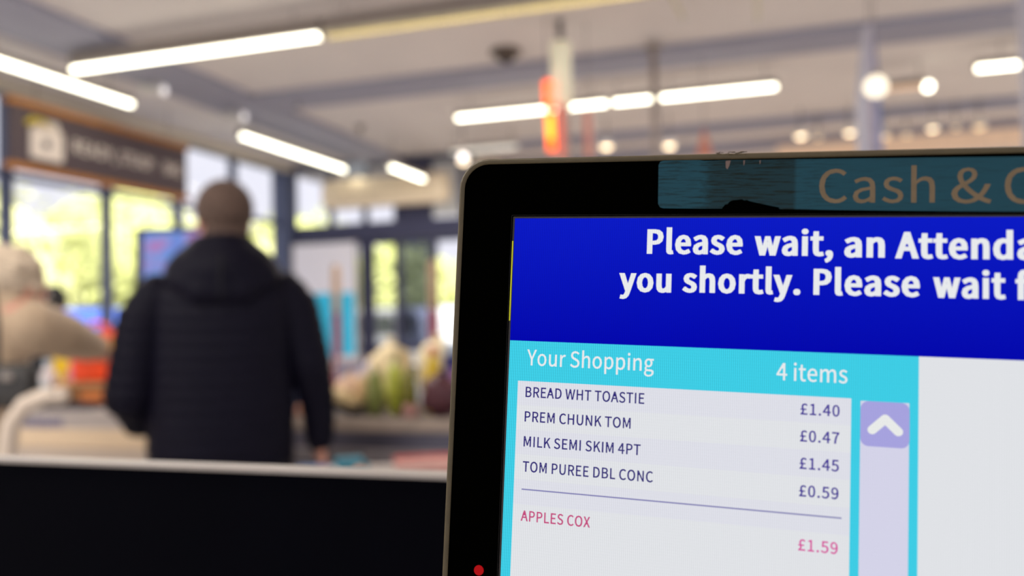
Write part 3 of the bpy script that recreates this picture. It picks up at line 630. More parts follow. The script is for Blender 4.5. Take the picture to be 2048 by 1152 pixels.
def ell(cx, cy, z, a, b, n=28, p=2.3):
    out = []
    for k in range(n):
        th = 2*PI*k/n; c, s = math.cos(th), math.sin(th)
        out.append((cx+a*math.copysign(abs(c)**(2/p), c), cy+b*math.copysign(abs(s)**(2/p), s), z))
    return out
V = Vector

# --- the man with his back to us
P = dict(head=V((0.0, .01, 1.695)), neck=V((0, 0, 1.56)), chest=V((-.005, 0, 1.36)), hip=V((-.01, 0, .95)), rt=.125,
         arms=[(1, V((.195, 0, 1.44)), V((.275, -.01, 1.20)), V((.305, .05, .96)), V((.08, .12, -1))),
               (-1, V((-.205, 0, 1.43)), V((-.285, -.03, 1.14)), V((-.19, .17, 1.02)), V((.6, .8, -.05)))],
         legs=[(1, V((.11, .02, .50)), V((.11, -.02, .10))), (-1, V((-.12, .02, .50)), V((-.12, -.02, .10)))], turn=.25, vox=.0055)
man, Mh = make_person('person', 'man in a black quilted hooded jacket standing with his back to the camera', (-1.715, 2.34, .0), math.radians(33), P)
M_coat = mat('black_quilted_nylon', (10, 8, 23), .6, spec=.12, var=.12, scale=40, bump=.12)
def jk(bm):
    Rr = [(.885, .222, .15, -.012), (.95, .226, .155, -.012), (1.1, .228, .155, -.01), (1.25, .225, .155, -.006), (1.38, .226, .15, 0), (1.46, .215, .135, 0), (1.515, .165, .115, 0), (1.56, .095, .09, 0), (1.60, .075, .08, 0)]
    rings(bm, [ell(cx, 0, z, a, b) for z, a, b, cx in Rr])
def quilt(v):
    ph = (v.z+.012*math.cos(v.x*5))/.043
    return .0065*(abs(math.sin(PI*ph))**.6)
obj('jacket', shell(jk, .0085, 6, quilt), M_coat, man, True)
obj('sleeve', shell(lambda b: limb(b, [V((.19, 0, 1.455)), V((.225, 0, 1.40)), V((.272, -.01, 1.21)), V((.300, .03, 1.06)), V((.303, .045, .955))], [.070, .078, .068, .056, .046], 16), .0085, 4, quilt), M_coat, man, True)
obj('sleeve', shell(lambda b: limb(b, [V((-.205, 0, 1.45)), V((-.245, -.01, 1.37)), V((-.288, -.03, 1.13)), V((-.265, .04, 1.06)), V((-.205, .15, 1.03))], [.070, .080, .074, .064, .048], 16), .0085, 4, quilt), M_coat, man, True)
def hood(bm):
    rings(bm, [ell(0, -.02, z, a, b, p=2) for z, a, b in [(1.45, .13, .12), (1.475, .178, .15), (1.51, .190, .155), (1.55, .178, .148), (1.585, .150, .132), (1.615, .118, .112), (1.645, .086, .094)]])
    limb(bm, [V((-.13, -.08, 1.50)), V((-.06, -.12, 1.46)), V((.06, -.12, 1.46)), V((.13, -.08, 1.50))], [.05, .055, .055, .05], 12)
hd_ = obj('hood', shell(hood, .008, 5, lambda v: .004*noise.noise(v*14)), M_coat, man, True)
obj('hood_seam', tube(BM(), [(0, -.195, 1.44), (0, -.205, 1.50), (0, -.165, 1.56), (0, -.125, 1.61)], .003, 6), mat('coat_seam', (8, 8, 12), .7), hd_)
obj('hem_band', rings(BM(), [ell(-.012, 0, .872, .224, .152), ell(-.012, 0, .90, .231, .159)], False), mat('coat_hem', (12, 12, 20), .6), man, True)
bm = BM()
bmesh.ops.create_uvsphere(bm, u_segments=32, v_segments=20, radius=1, matrix=Matrix.Translation((0, -.018, .040)) @ Matrix.Diagonal((.087, .106, .096, 1)))
bmesh.ops.delete(bm, geom=[f for f in bm.faces if (f.calc_center_median().y > .045 and f.calc_center_median().z < .085) or f.calc_center_median().z < -.040 + (.03 if f.calc_center_median().y > -.05 else 0)], context='FACES')
bmesh.ops.transform(bm, matrix=Mh, verts=bm.verts[:])
M_hair = mat('short_brown_grey_hair', (84, 66, 56), .85, var=.3, scale=60, bump=.4)
h = obj('hair', bm, M_hair, man, True); md = h.modifiers.new('s', 'SOLIDIFY'); md.thickness = .006; md.offset = 1
bm = BM(); bmesh.ops.create_uvsphere(bm, u_segments=20, v_segments=12, radius=1, matrix=Mh @ Matrix.Translation((0, -.045, -.045)) @ Matrix.Diagonal((.074, .066, .065, 1)))
obj('nape_hair', bm, M_hair, man, True)
def trousers(bm):
    limb(bm, [V((-.02, 0, .93)), V((0, 0, .88))], [.15, .15], 16)
    for s in (1, -1): limb(bm, [V((s*.095-.01, 0, .86)), V((s*.115, .02, .50)), V((s*.115, -.02, .10))], [.118, .085, .072], 14)
obj('trousers', shell(trousers, .012, 4), mat('charcoal_trousers', (34, 34, 42), .8), man, True)
def shoe(bm, x, y):
    rings(bm, [[(x+a*(.044 if 1 else 0)*k, y+b*.14*k+.06, z) for a, b in [(math.cos(2*PI*i/16), math.sin(2*PI*i/16)) for i in range(16)]] for z, k in ((0.001, 1), (.03, 1.02), (.07, .8), (.10, .5))])
    return bm
for s in (1, -1): obj('shoe', shoe(BM(), s*.115, -.02), mat('black_leather', (20, 18, 18), .4), man, True)

# --- the woman in the beige coat, reaching over the counter
P = dict(head=V((.10, .0, 1.425)), neck=V((.06, .0, 1.33)), chest=V((-.05, -.02, 1.20)), hip=V((-.12, -.05, .84)), rt=.115,
         arms=[(1, V((.13, -.04, 1.335)), V((.195, .126, 1.27)), V((.218, .31, 1.225)), V((.15, 1, -.2))),
               (-1, V((-.20, .0, 1.25)), V((-.24, .12, 1.06)), V((-.08, .30, 1.04)), V((.4, .9, 0)))],
         legs=[(1, V((-.02, -.02, .46)), V((-.02, -.06, .10))), (-1, V((-.21, -.02, .46)), V((-.21, -.06, .10)))], turn=-.45, tilt=-.3, hs=.94, vox=.008)
wom, Mh2 = make_person('person', 'grey-haired woman in a beige coat at the left edge, reaching toward an orange bag', (-2.36, 2.0, .06), math.radians(24), P)
M_beige = mat('beige_wool_coat', (186, 162, 134), .85, var=.06, scale=20, sheen=.2)
def coat(bm):
    rings(bm, [ell(cx, cy, z, a, b) for z, a, b, cx, cy in [(.50, .22, .18, -.13, -.05), (.75, .21, .18, -.13, -.05), (.95, .205, .17, -.12, -.05), (1.10, .20, .165, -.09, -.03), (1.22, .20, .155, -.06, 0), (1.31, .175, .13, -.03, 0), (1.36, .11, .09, .03, 0), (1.385, .065, .07, .06, 0)]])
    limb(bm, [V((.07, -.02, 1.30)), V((.145, -.02, 1.305)), V((.20, .126, 1.265)), V((.215, .23, 1.24)), V((.222, .305, 1.225))], [.10, .092, .075, .062, .052], 16)
    limb(bm, [V((-.10, 0, 1.27)), V((-.195, 0, 1.262)), V((-.235, .12, 1.07)), V((-.11, .27, 1.04))], [.09, .088, .075, .055], 14)
obj('coat', shell(coat, .010, 6, lambda v: .008*noise.noise(v*7)), M_beige, wom, True)
obj('collar', shell(lambda b: limb(b, [V((.0, -.03, 1.365)), V((.05, -.06, 1.385)), V((.11, -.05, 1.375)), V((.13, .02, 1.355))], [.040, .044, .040, .028]), .008, 3), M_beige, wom, True)
def hair2(bm):
    bmesh.ops.create_uvsphere(bm, u_segments=28, v_segments=18, radius=1, matrix=Mh2 @ Matrix.Translation((0, -.028, .035)) @ Matrix.Diagonal((.086, .098, .092, 1)))
    rnd = random.Random(3)
    for k in range(46):
        a = rnd.uniform(0, 2*PI); u = rnd.uniform(-.35, 1); q = (1-u*u)**.5
        p = V((q*math.cos(a)*.082, -.03+q*math.sin(a)*.092, .03+u*.086))
        if p.y > .045 and p.z < .07: continue
        bmesh.ops.create_icosphere(bm, subdivisions=1, radius=rnd.uniform(.016, .028), matrix=Mh2 @ Matrix.Translation(p))
me = shell(hair2, .006, 2, lambda v: .003*noise.noise(v*60))
obj('hair', me, mat('fluffy_grey_hair', (200, 182, 158), .9, var=.2, scale=50, bump=.4), wom, True)
obj('trousers', shell(lambda b: [limb(b, [V((s*.095-.115, -.05, .80)), V((s*.095-.115, -.02, .46)), V((s*.095-.115, -.06, .08))], [.11, .08, .07], 14) for s in (1, -1)], .012, 4), mat('dark_trousers', (45, 42, 45), .8), wom, True)
for s in (1, -1): obj('shoe', shoe(BM(), s*.095-.115, -.06), mat('brown_leather', (60, 40, 30), .5), wom, True)
t = thing('handbag', 'dark grey handbag hanging at the beige-coated woman\'s side', 'bag', (-2.085, 1.87, 1.13), math.radians(20))
obj('bag_body', rings(BM(), [ell(0, 0, 0, .055, .035, 20, 4), ell(0, 0, .03, .064, .042, 20, 4), ell(0, 0, .10, .058, .036, 20, 4), ell(0, 0, .125, .045, .02, 20, 3)]), mat('dark_grey_leather', (48, 46, 44), .55), t, True)
obj('clasp', B(-.015, .015, -.047, -.036, .08, .10, .003), M_alu, t)
obj('strap', tube(BM(), [(-.05, 0, .11), (-.06, .02, .24), (-.09, .05, .36)], .008, 8), mat('black_leather', (20, 18, 18)), t)

# --- the dark-haired shopper behind her
P = dict(head=V((0, 0, 1.48)), neck=V((0, 0, 1.35)), chest=V((0, 0, 1.15)), hip=V((0, 0, .80)), rt=.11,
         arms=[(1, V((.16, 0, 1.235)), V((.20, .08, 1.0)), V((.14, .28, .98)), V((0, 1, 0))), (-1, V((-.16, 0, 1.235)), V((-.20, .08, 1.0)), V((-.14, .28, .98)), V((0, 1, 0)))],
         legs=[(1, V((.09, .02, .44)), V((.09, -.02, .10))), (-1, V((-.09, .02, .44)), V((-.09, -.02, .10)))], vox=.010, turn=-.3)
dk, Mh3 = make_person('person', 'dark-haired shopper in a black jacket, mostly hidden behind the beige-coated woman', (-4.93, 4.75, .05), math.radians(40), P)
obj('hair', shell(lambda b: [bmesh.ops.create_uvsphere(b, u_segments=24, v_segments=16, radius=1, matrix=Mh3 @ Matrix.Translation((0, -.02, .03)) @ Matrix.Diagonal((.094, .11, .105, 1))), limb(b, [Mh3 @ V((0, -.05, -.02)), Mh3 @ V((0, -.07, -.14))], [.085, .06])], .009, 4), mat('black_hair', (16, 14, 15), .6), dk, True)
def coat3(bm):
    rings(bm, [ell(0, 0, z, a, b) for z, a, b in [(.62, .21, .15), (.9, .20, .15), (1.15, .20, .145), (1.26, .18, .12), (1.33, .10, .09), (1.37, .06, .065)]])
    for s in (1, -1): limb(bm, [V((s*.165, 0, 1.25)), V((s*.205, .07, 1.0)), V((s*.15, .24, .975))], [.07, .06, .046], 14)
obj('jacket', shell(coat3, .012, 5), mat('black_soft_jacket', (22, 22, 28), .7), dk, True)
obj('trousers', shell(lambda b: [limb(b, [V((s*.09, 0, .75)), V((s*.09, .02, .44)), V((s*.09, -.02, .09))], [.10, .075, .065], 12) for s in (1, -1)], .014, 3), MATS['dark_trousers'], dk, True)
for s in (1, -1): obj('shoe', shoe(BM(), s*.09, -.03), MATS['black_leather'], dk, True)

# ------------------------------------------------------------------ small screen by the windows
t = thing('customer_screen', 'dark-framed screen with a blue and pink picture behind the man\'s left shoulder', 'screen', (-2.88, 3.47, 0), math.radians(18))
M_blk = mat('black_plastic', (34, 34, 44), .5)
obj('case', B(-.155, .20, -.02, .025, 1.45, 1.845, .008), M_blk, t)
m = bpy.data.materials.new('screen_picture'); m.use_nodes = True; nt = m.node_tree; b = nt.nodes['Principled BSDF']
tc = nt.nodes.new('ShaderNodeTexCoord'); nz = nt.nodes.new('ShaderNodeTexNoise'); nz.inputs['Scale'].default_value = 9; rp = nt.nodes.new('ShaderNodeValToRGB')
nt.links.new(tc.outputs['Object'], nz.inputs['Vector']); nt.links.new(nz.outputs['Fac'], rp.inputs[0]); nt.links.new(rp.outputs[0], b.inputs['Emission Color'])
for k, (p_, c) in enumerate([(.40, (92, 104, 200)), (.52, (96, 150, 222)), (.68, (176, 112, 178))]):
    e = rp.color_ramp.elements[k] if k < 2 else rp.color_ramp.elements.new(p_)
    e.position = p_; e.color = srgb(*c)+(1,)
b.inputs['Emission Strength'].default_value = .9; b.inputs['Base Color'].default_value = (.02, .02, .04, 1)
obj('display', B(-.112, .185, -.024, -.0195, 1.485, 1.822), m, t)
obj('post', tube(BM(), [(0, .01, .02), (0, .01, 1.47)], .022, 12), M_blk, t)
obj('base_plate', lathe(BM(), [(.10, 0), (.10, .012), (.03, .02)]), M_blk, t)

# ------------------------------------------------------------------ checkout counters
M_ctop = mat('greige_worktop', (176, 166, 160), .45, var=.04)
M_cr2 = mat('cream_counter_panel', (216, 192, 160), .6, var=.03)
M_cr3 = mat('taupe_counter_panel', (190, 174, 158), .6, var=.03)
M_band = mat('slate_counter_band', (124, 120, 138), .5)
t = thing('checkout_counter', 'cream and greige checkout counter on the left, under the orange bag', 'counter', (-2.95, 2.78, 0))
obj('worktop', B(-.85, .62, -.10, .44, .985, 1.02, .008), M_ctop, t)
obj('slate_band', B(-.84, .20, -.092, .43, .945, .984), M_band, t); obj('end_band', B(.201, .61, -.092, .43, .945, .984), M_ctop, t)
obj('cream_panel', B(-.84, .61, -.095, .43, .868, .944, .003), M_cr2, t)
obj('lower_panel', B(-.83, .60, -.085, .43, .30, .867), M_cr3, t)
obj('plinth', B(-.80, .52, -.06, .5, 0, .299), M_dark, t)
t = thing('bag_rail', 'curved cream tubular rail in front of the left counter', 'rail', (-1.985, 1.79, .022), math.radians(20))
M_rail = mat('cream_rail', (206, 190, 172), .45, var=.03)
obj('hoop', tube(BM(), [(.115, 0, 1.145), (.07, 0, 1.145), (.02, 0, 1.125), (-.02, 0, 1.07), (-.03, 0, 1.0), (-.032, 0, .80), (-.032, 0, -.02)], .024, 14), M_rail, t, True)
obj('end_cap', ball(BM(), (.115, 0, 1.145), .024), M_rail, t, True)
obj('foot_flange', lathe(BM(), [(.06, -.022), (.06, -.012), (.03, -.002)], cx=-.032), M_alu, t)

M_steel = mat('dull_steel', (120, 116, 116), .45, metal=.3, var=.06)
t = thing('conveyor_counter', 'grey steel checkout counter piled with groceries beside the man', 'counter', (-1.0, 3.05, 0))
obj('belt_top', B(-.85, .85, -.12, .55, .94, .965, .006), mat('grey_belt', (118, 108, 102), .7), t)
obj('top_lip', B(-.86, .86, -.15, -.121, .925, .975, .006), mat('beige_lip', (156, 140, 126), .5), t)
obj('steel_panel', B(-.85, .85, -.14, -.10, .855, .924), mat('dark_steel_panel', (82, 80, 92), .35, metal=.4, var=.25, scale=2.5), t)
obj('trim_strip', B(-.85, .85, -.148, -.10, .845, .8549), mat('light_strip', (140, 132, 130), .5), t)
obj('middle_panel', B(-.85, .85, -.14, -.10, .80, .8449), mat('mid_grey_panel', (112, 106, 108), .5), t)
obj('groove', B(-.85, .85, -.125, -.10, .79, .7999), mat('groove_black', (40, 40, 50), .7), t)
obj('lower_panel', B(-.85, .85, -.14, -.10, .25, .7899), mat('lower_grey_panel', (120, 114, 116), .5), t)
obj('carcass', B(-.83, .83, -.099, .53, 0, .939), M_dark, t)

t = thing('bagging_shelf', 'pale shelf in front of the conveyor counter, holding the packets', 'shelf', (-.92, 1.98, 0), math.radians(17))
obj('top', B(-.28, .75, -.22, .10, .945, .965, .004), mat('pale_laminate', (160, 150, 144), .5), t)
obj('edge_strip', B(-.28, .75, -.226, -.2205, .94, .968), mat('light_strip', (140, 132, 130), .5), t)
for a in (-.19, .70): obj('leg', B(a, a+.03, -.1, -.07, 0, .944), M_alu, t)
obj('cross_bar', B(-.159, .699, -.1, -.08, .3, .33), M_alu, t)

# ------------------------------------------------------------------ goods on the left counter
M_bag = mat('orange_red_carrier', (238, 72, 22), .45, var=.25, scale=14, bump=.3)
def soft_bag(bm, w_, d, h, seed=0, n=24):
    R = []
    for i in range(9):
        z = h*i/8; k = .92+.10*math.sin(PI*i/8)-(.10 if i == 8 else 0)
        R.append([(x*(1+.07*noise.noise(V((x*20, y*20, z*12+seed)))), y*(1+.12*noise.noise(V((x*16, y*16, z*14+seed+3)))), z+(.018*noise.noise(V((x*25, y*25, seed))) if i == 8 else 0)) for x, y, _ in ell(0, 0, 0, w_/2*k, d/2*(k-.25*i/8), n, 3.4)])
    return rings(bm, R)
t = thing('carrier_bag', 'bright orange-red carrier bag standing on the brown crate', 'bag', (-2.735, 2.86, 1.125), math.radians(30))
obj('bag_body', soft_bag(BM(), .20, .12, .215, 1), M_bag, t, True)
for s in (-1, 1): obj('handle', tube(BM(), [(-.04, s*.02, .195), (-.035, s*.025, .235), (.0, s*.028, .25), (.035, s*.025, .235), (.04, s*.02, .195)], .007, 8), M_bag, t, True)
obj('yellow_print', B(.045, .085, -.064, -.052, .10, .18, .002), mat('amber_print', (240, 175, 60), .5), t)
t = thing('crate', 'shallow brown crate under the orange bag', 'crate', (-2.75, 2.875, 1.0205), math.radians(18))
M_crate = mat('brown_card', (128, 88, 52), .8, var=.2, scale=18)
obj('base', B(-.15, .15, -.085, .085, 0, .01), M_crate, t)
for s in (-1, 1):
    obj('side', B(-.15, .15, s*.08-.005, s*.08+.005, .011, .085), M_crate, t)
    obj('end', B(s*.145-.005, s*.145+.005, -.074, .074, .011, .085), M_crate, t)
obj('lid', B(-.152, .152, -.086, .086, .0855, .103, .004), mat('tan_card', (186, 140, 96), .8), t)
obj('label', B(-.03, .07, -.0875, -.0858, .02, .065), mat('orange_label', (205, 120, 60), .6), t)
t = thing('black_tray', 'low black tray lying before the brown crate', 'tray', (-2.765, 2.72, 1.0205), math.radians(4))
obj('floor', B(-.155, .155, -.03, .03, 0, .006), M_blk, t)
for s in (-1, 1): obj('rim', B(-.155, .155, s*.03-.003, s*.03+.003, .0062, .026), M_blk, t)
def bottle(label, x, y, z, h, r, mb_, mc, name='bottle', cat='bottle', group=None):
    t = thing(name, label, cat, (x, y, z), 0, group)
    obj('bottle_body', lathe(BM(), [(r*.8, 0), (r, .01), (r, h*.58), (r*.55, h*.78), (r*.4, h*.84), (r*.4, h*.88)], n=18), mb_, t, True)
    obj('cap', lathe(BM(), [(r*.46, h*.881), (r*.46, h*.99), (r*.4, h)], n=14), mc, t)
    obj('label_band', lathe(BM(), [(r*1.015, h*.2), (r*1.015, h*.5)], n=18), mc, t)
M_wh = mat('white_plastic', (214, 208, 206), .45); M_pk = mat('pink_plastic', (205, 120, 140), .45); M_yl = mat('yellow_plastic', (226, 190, 20), .45)
M_red = mat('red_plastic', (190, 40, 40), .45)
bottle('white bottle on the left counter just below the woman\'s reaching arm', -3.00, 2.86, 1.0205, .195, .040, M_wh, mat('pale_blue_plastic', (180, 196, 205), .5))
bottle('pink bottle on the left counter between the white bottle and the crate', -2.95, 2.945, 1.0205, .20, .032, M_pk, mat('lilac_plastic', (196, 150, 178), .5))
t = thing('yellow_pack', 'yellow packet with a red top standing behind the white bottle', 'packet', (-3.03, 2.98, 1.0205), .3)
obj('pack_body', B(-.045, .045, -.025, .025, 0, .21, .006), M_yl, t); obj('red_flap', B(-.045, .045, -.02, .02, .2105, .235, .003), M_red, t)
def jar(label, x, y, z, r, h, mb_, ml):
    t = thing('jar', label, 'jar', (x, y, z))
    obj('jar_body', lathe(BM(), [(r*.85, 0), (r, .008), (r, h*.75), (r*.8, h*.85)], n=18), mb_, t, True)
    obj('lid', lathe(BM(), [(r*.86, h*.851), (r*.88, h), (0.001, h+.001)], n=18), ml, t)
jar('tall pale jar on the left counter beside the crate\'s right end', -2.565, 2.88, 1.0205, .028, .12, mat('pale_jar', (176, 166, 160), .2), M_wh)
jar('small whitish jar nearest the man\'s elbow on the left counter', -2.475, 2.86, 1.0205, .030, .062, mat('milky_jar', (198, 190, 200), .25), mat('green_lid', (70, 110, 70), .5))

# ------------------------------------------------------------------ groceries on the conveyor counter (top .9655)
T = .9655
t = thing('food_tray', 'tilted black tray of cream-coloured food beside the man\'s right arm', 'tray', (-1.675, 3.02, T+.012), 0)
bm = rings(BM(), [ell(0, 0, 0, .095, .06, 24, 5), ell(0, 0, .03, .11, .07, 24, 5), ell(0, 0, .03, .104, .064, 24, 5), ell(0, 0, .006, .09, .055, 24, 5)])
bmesh.ops.transform(bm, matrix=Matrix.Translation((0, 0, .03)) @ Matrix.Rotation(math.radians(22), 4, 'Y'), verts=bm.verts[:]); obj('tray_shell', bm, M_blk, t)
bm = lump(BM(), (0, 0, .038), 1, .3, 3, 3, (.085, .05, .032), 4); bmesh.ops.transform(bm, matrix=Matrix.Translation((0, 0, .03)) @ Matrix.Rotation(math.radians(22), 4, 'Y'), verts=bm.verts[:])
obj('contents', bm, mat('cream_food', (216, 190, 140), .6, var=.2, scale=30), t, True)
def lumpbag(label, x, y, z, sx, sy, sz, c, name, cat, seed, col2=None):
    t = thing(name, label, cat, (x, y, z))
    mm_ = mat(name+str(seed), c, .45, var=.25, scale=18)
    bm = lump(BM(), (0, 0, sz), 1, .34, 3.0, 3, (sx, sy, sz), seed)
    for v in bm.verts: v.co.z = max(v.co.z, 0.001)
    obj('pack_body', bm, mm_, t, True)
    obj('tie', rings(BM(), [ell(0, 0, sz*1.85, sx*.25, sy*.2, 12, 2), ell(0, 0, sz*1.97, sx*.10, sy*.10, 12, 2), ell(0, 0, sz*2.2, sx*.28, sy*.15, 12, 2)]), mat(name+'_tie', col2 or c, .5), t, True)
for a in [
    ('cream loaf bag heaped at the back of the groceries, behind the green bags', -1.60, 3.36, T, .10, .085, .14, (228, 208, 162), 'bread_bag', 'bread', 1),
    ('pale peach loaf bag at the back right of the groceries', -1.385, 3.40, T, .10, .08, .145, (232, 214, 172), 'bread_bag', 'bread', 2),
    ('peach packet lying behind the tilted black tray', -1.74, 3.26, T, .075, .07, .075, (206, 170, 140), 'food_pack', 'packet', 3),
    ('cream packet wedged between the tray and the green bags', -1.615, 3.14, T, .04, .05, .085, (220, 186, 140), 'food_pack', 'packet', 4),
    ('grey-green salad bag, leftmost of the green bags', -1.52, 3.04, T, .034, .04, .092, (138, 146, 76), 'salad_bag', 'salad bag', 5),
    ('yellow-green salad bag in the middle of the groceries', -1.44, 3.06, T, .034, .04, .10, (186, 192, 70), 'salad_bag', 'salad bag', 6),
    ('olive green salad bag to the right of the yellow-green one', -1.365, 3.03, T, .032, .04, .09, (120, 116, 40), 'salad_bag', 'salad bag', 7),
    ('dark maroon bag next to the monitor\'s left edge', -1.235, 3.03, T, .07, .05, .085, (88, 48, 54), 'maroon_bag', 'bag', 8),
    ('small dusty pink packet at the counter\'s front lip', -1.335, 2.97, T, .035, .03, .028, (168, 120, 110), 'pink_pack', 'packet', 9),
    ('whitish lilac packet behind the peach packet, left of the loaf bags', -1.735, 3.42, T, .06, .04, .10, (196, 190, 204), 'food_pack', 'packet', 11),
    ('small cream packet at the counter lip below the tilted tray', -1.70, 2.95, T, .03, .02, .022, (216, 196, 150), 'cream_pack', 'packet', 13),
    ('pale yellow-green bag squeezed between the loaf bag and the salad bags', -1.49, 3.17, T, .045, .04, .105, (206, 208, 130), 'salad_bag', 'salad bag', 14),
    ('small orange-brown packet beside the man\'s sleeve at the counter front', -1.80, 2.97, T, .035, .03, .03, (190, 130, 100), 'brown_pack', 'packet', 10)]:
    lumpbag(*a)
bottle('squat yellow bottle with a red cap among the groceries', -1.315, 3.16, T, .275, .036, M_yl, M_red)
t = thing('drink_pack', 'white and blue packet stacked high at the right of the groceries', 'packet', (-1.24, 3.26, T), .25)
obj('pack_body', B(-.06, .06, -.035, .035, 0, .235, .006), mat('navy_carton', (56, 56, 120), .45), t)
obj('white_top', B(-.055, .055, -.034, .034, .236, .285, .008), mat('white_blue_wrap', (190, 205, 220), .45, var=.3, scale=30), t)
obj('pink_print', B(-.03, .02, -.0375, -.0355, .12, .18), mat('pink_print', (190, 140, 190), .5), t)
t = thing('grey_packet', 'lilac-grey packet standing at the back beside the man\'s arm', 'packet', (-1.86, 3.46, T), .3)
obj('pack_body', B(-.055, .055, -.03, .03, 0, .20, .008), mat('lilac_wrap', (150, 146, 166), .5, var=.2, scale=25), t); obj('crimp', B(-.05, .05, -.006, .006, .2005, .225, .002), M_wh, t)
t = thing('till_display', 'small black customer display on a bent arm next to the monitor\'s left edge', 'display', (-1.285, 3.5, T))
obj('head', B(-.03, .06, -.03, .02, .375, .475, .006), mat('matt_black_plastic', (18, 20, 22), .6), t)
obj('arm', tube(BM(), [(-.05, 0, .22), (-.01, 0, .32), (.02, 0, .374)], .018, 10), mat('dark_green_arm', (24, 40, 30), .6), t, True)
obj('post', tube(BM(), [(-.05, 0, .001), (-.05, 0, .22)], .015, 10), MATS['matt_black_plastic'], t)
obj('readout', B(-.022, .052, -.0315, -.0305, .40, .455), M_blk, t)

# packets on the bagging shelf (top .965), turned like the shelf
def on_shelf(x, y): c, s = math.cos(math.radians(17)), math.sin(math.radians(17)); return (-.92+x*c-y*s, 1.98+x*s+y*c, .9655)
t = thing('red_carton', 'flat pale pink carton with a red top stripe beside the monitor edge', 'carton', on_shelf(.085, -.03), math.radians(28))
obj('carton_body', B(-.095, .10, -.05, .05, 0, .030, .003), mat('pale_pink_card', (196, 150, 140), .6), t)
obj('red_lid', B(-.096, .101, .018, .051, .0305, .036, .002), mat('red_card', (170, 52, 52), .6), t)
t = thing('teal_packet', 'small teal packet on the pale shelf by the man\'s hand', 'packet', on_shelf(-.128, -.03), math.radians(30))
obj('pack_body', B(-.035, .035, -.02, .02, 0, .040, .006), mat('teal_wrap', (50, 122, 142), .5, var=.3, scale=30), t); obj('crimp', B(.0352, .048, -.015, .015, .012, .024), MATS['teal_wrap'], t)
t = thing('blue_packet', 'flat blue packet on the pale shelf under the man\'s hand', 'packet', on_shelf(-.215, -.04), math.radians(12))
obj('pack_body', B(-.05, .035, -.025, .025, 0, .022, .006), mat('blue_wrap', (92, 116, 158), .5, var=.2, scale=30), t); obj('white_label', B(.0352, .055, -.02, .02, .002, .018), M_wh, t)
t = thing('orange_fruit', 'small orange fruit beside the teal packet', 'fruit', on_shelf(-.090, -.10))
obj('peel', ball(BM(), (0, 0, .015), .015), mat('orange_peel', (232, 160, 110), .5), t, True); obj('stem_end', ball(BM(), (0, 0, .030), .003, 8, 6), mat('green_stem', (70, 90, 40)), t)

# ------------------------------------------------------------------ black divider in front
t = thing('divider_panel', 'black divider panel with a pale silver top edge across the lower left', 'panel', (-.35, .445, 0), math.radians(-.4))
obj('panel', B(-.75, .75, -.006, .006, 0, 1.2675), mat('matt_black_panel', (3, 3, 8), .8, spec=.03, var=.1), t)
obj('top_edge', B(-.751, .751, -.0075, .0075, 1.2676, 1.2705, .0008), mat('silver_edge', (150, 142, 135), .4, metal=.2, var=.05), t)

# ------------------------------------------------------------------ the self-checkout monitor
O = V((-0.0772, 0.2578, 1.3917)); A = V((0.9984, 0.0184, -0.0532)).normalized(); Dn = V((-0.0522, -0.0513, -0.9973))
Dn = (Dn-A*Dn.dot(A)).normalized(); N_ = A.cross(Dn)        # into the screen
mon = thing('checkout_monitor', 'large black-bezelled self-checkout monitor in focus at right, with a torn teal label', 'monitor')
Z_ = -Dn
mon.matrix_world = Matrix(((A.x, N_.x, Z_.x, O.x), (A.y, N_.y, Z_.y, O.y), (A.z, N_.z, Z_.z, O.z), (0, 0, 0, 1)))
mm = .001
U1, V1 = 262, 208                       # screen width and height, mm
def rr(u0, v0, u1, v1, r, y, n=9):
    """rounded rectangle, screen mm (v down) -> local x,-z"""
    pts = []
    for cx, cy, a0 in ((u1-r, v0+r, 0), (u0+r, v0+r, 90), (u0+r, v1-r, 180), (u1-r, v1-r, 270)):
        for k in range(n):
            a = math.radians(a0+90*k/(n-1)); pts.append(((cx+r*math.cos(a))*mm, y*mm, -(cy-r*math.sin(a))*mm))
    return pts
ou = (-19.7, -20.0, U1+19.7, V1+22)
def inset(d, r, y): return rr(ou[0]+d, ou[1]+d, ou[2]-d, ou[3]-d, max(.2, r-d), y)
M_rim = mat('bronze_grey_rim', (78, 68, 47), .5, spec=.3, metal=.1, var=.10, scale=160, bump=.05)
M_bez = mat('black_bezel', (1.5, 1.5, 1), .6, spec=.0, var=.05)
obj('rim', rings(BM(), [inset(2.0, 10, -.4), inset(1.7, 10, -.9), inset(.9, 10, -1.1), inset(.3, 10, -.6), inset(0, 10, .6), inset(0, 10, 9), inset(.5, 10, 9.5)], False), M_rim, mon, True)
obj('back_cover', rings(BM(), [inset(.5, 10, 9.5), inset(2, 10, 14), inset(8, 12, 30), inset(30, 14, 42)]), mat('dark_grey_shell', (52, 50, 50), .6), mon, True)
obj('bezel', rings(BM(), [inset(2.05, 10, -.1), inset(2.05, 10, -.45), rr(-.8, -.8, U1+.8, V1+.8, .3, -.45), rr(-.05, -.05, U1+.05, V1+.05, .1, .02)], False), M_bez, mon)
obj('bezel_lip', rings(BM(), [rr(-1.0, -1.0, U1+1, V1+1, .3, -.47), rr(-.02, -.02, U1, V1, .1, -.08)], False), mat('dark_brown_lip', (34, 28, 26), .5), mon)
obj('light_leak', B(-.00050, -.00008, -.00060, -.00047, -.0335, -.0075), mat('yellow_green_glow', (150, 150, 10), .5, emit=(150, 152, 0), es=.6), mon)
led = tube(BM(), [(-.0071, -.00044, -.1136), (-.0071, -.0008, -.1136)], .0016, 18)
obj('status_light', led, mat('red_indicator', (60, 0, 0), .6, spec=.1, emit=(160, 2, 8), es=1.0), mon)
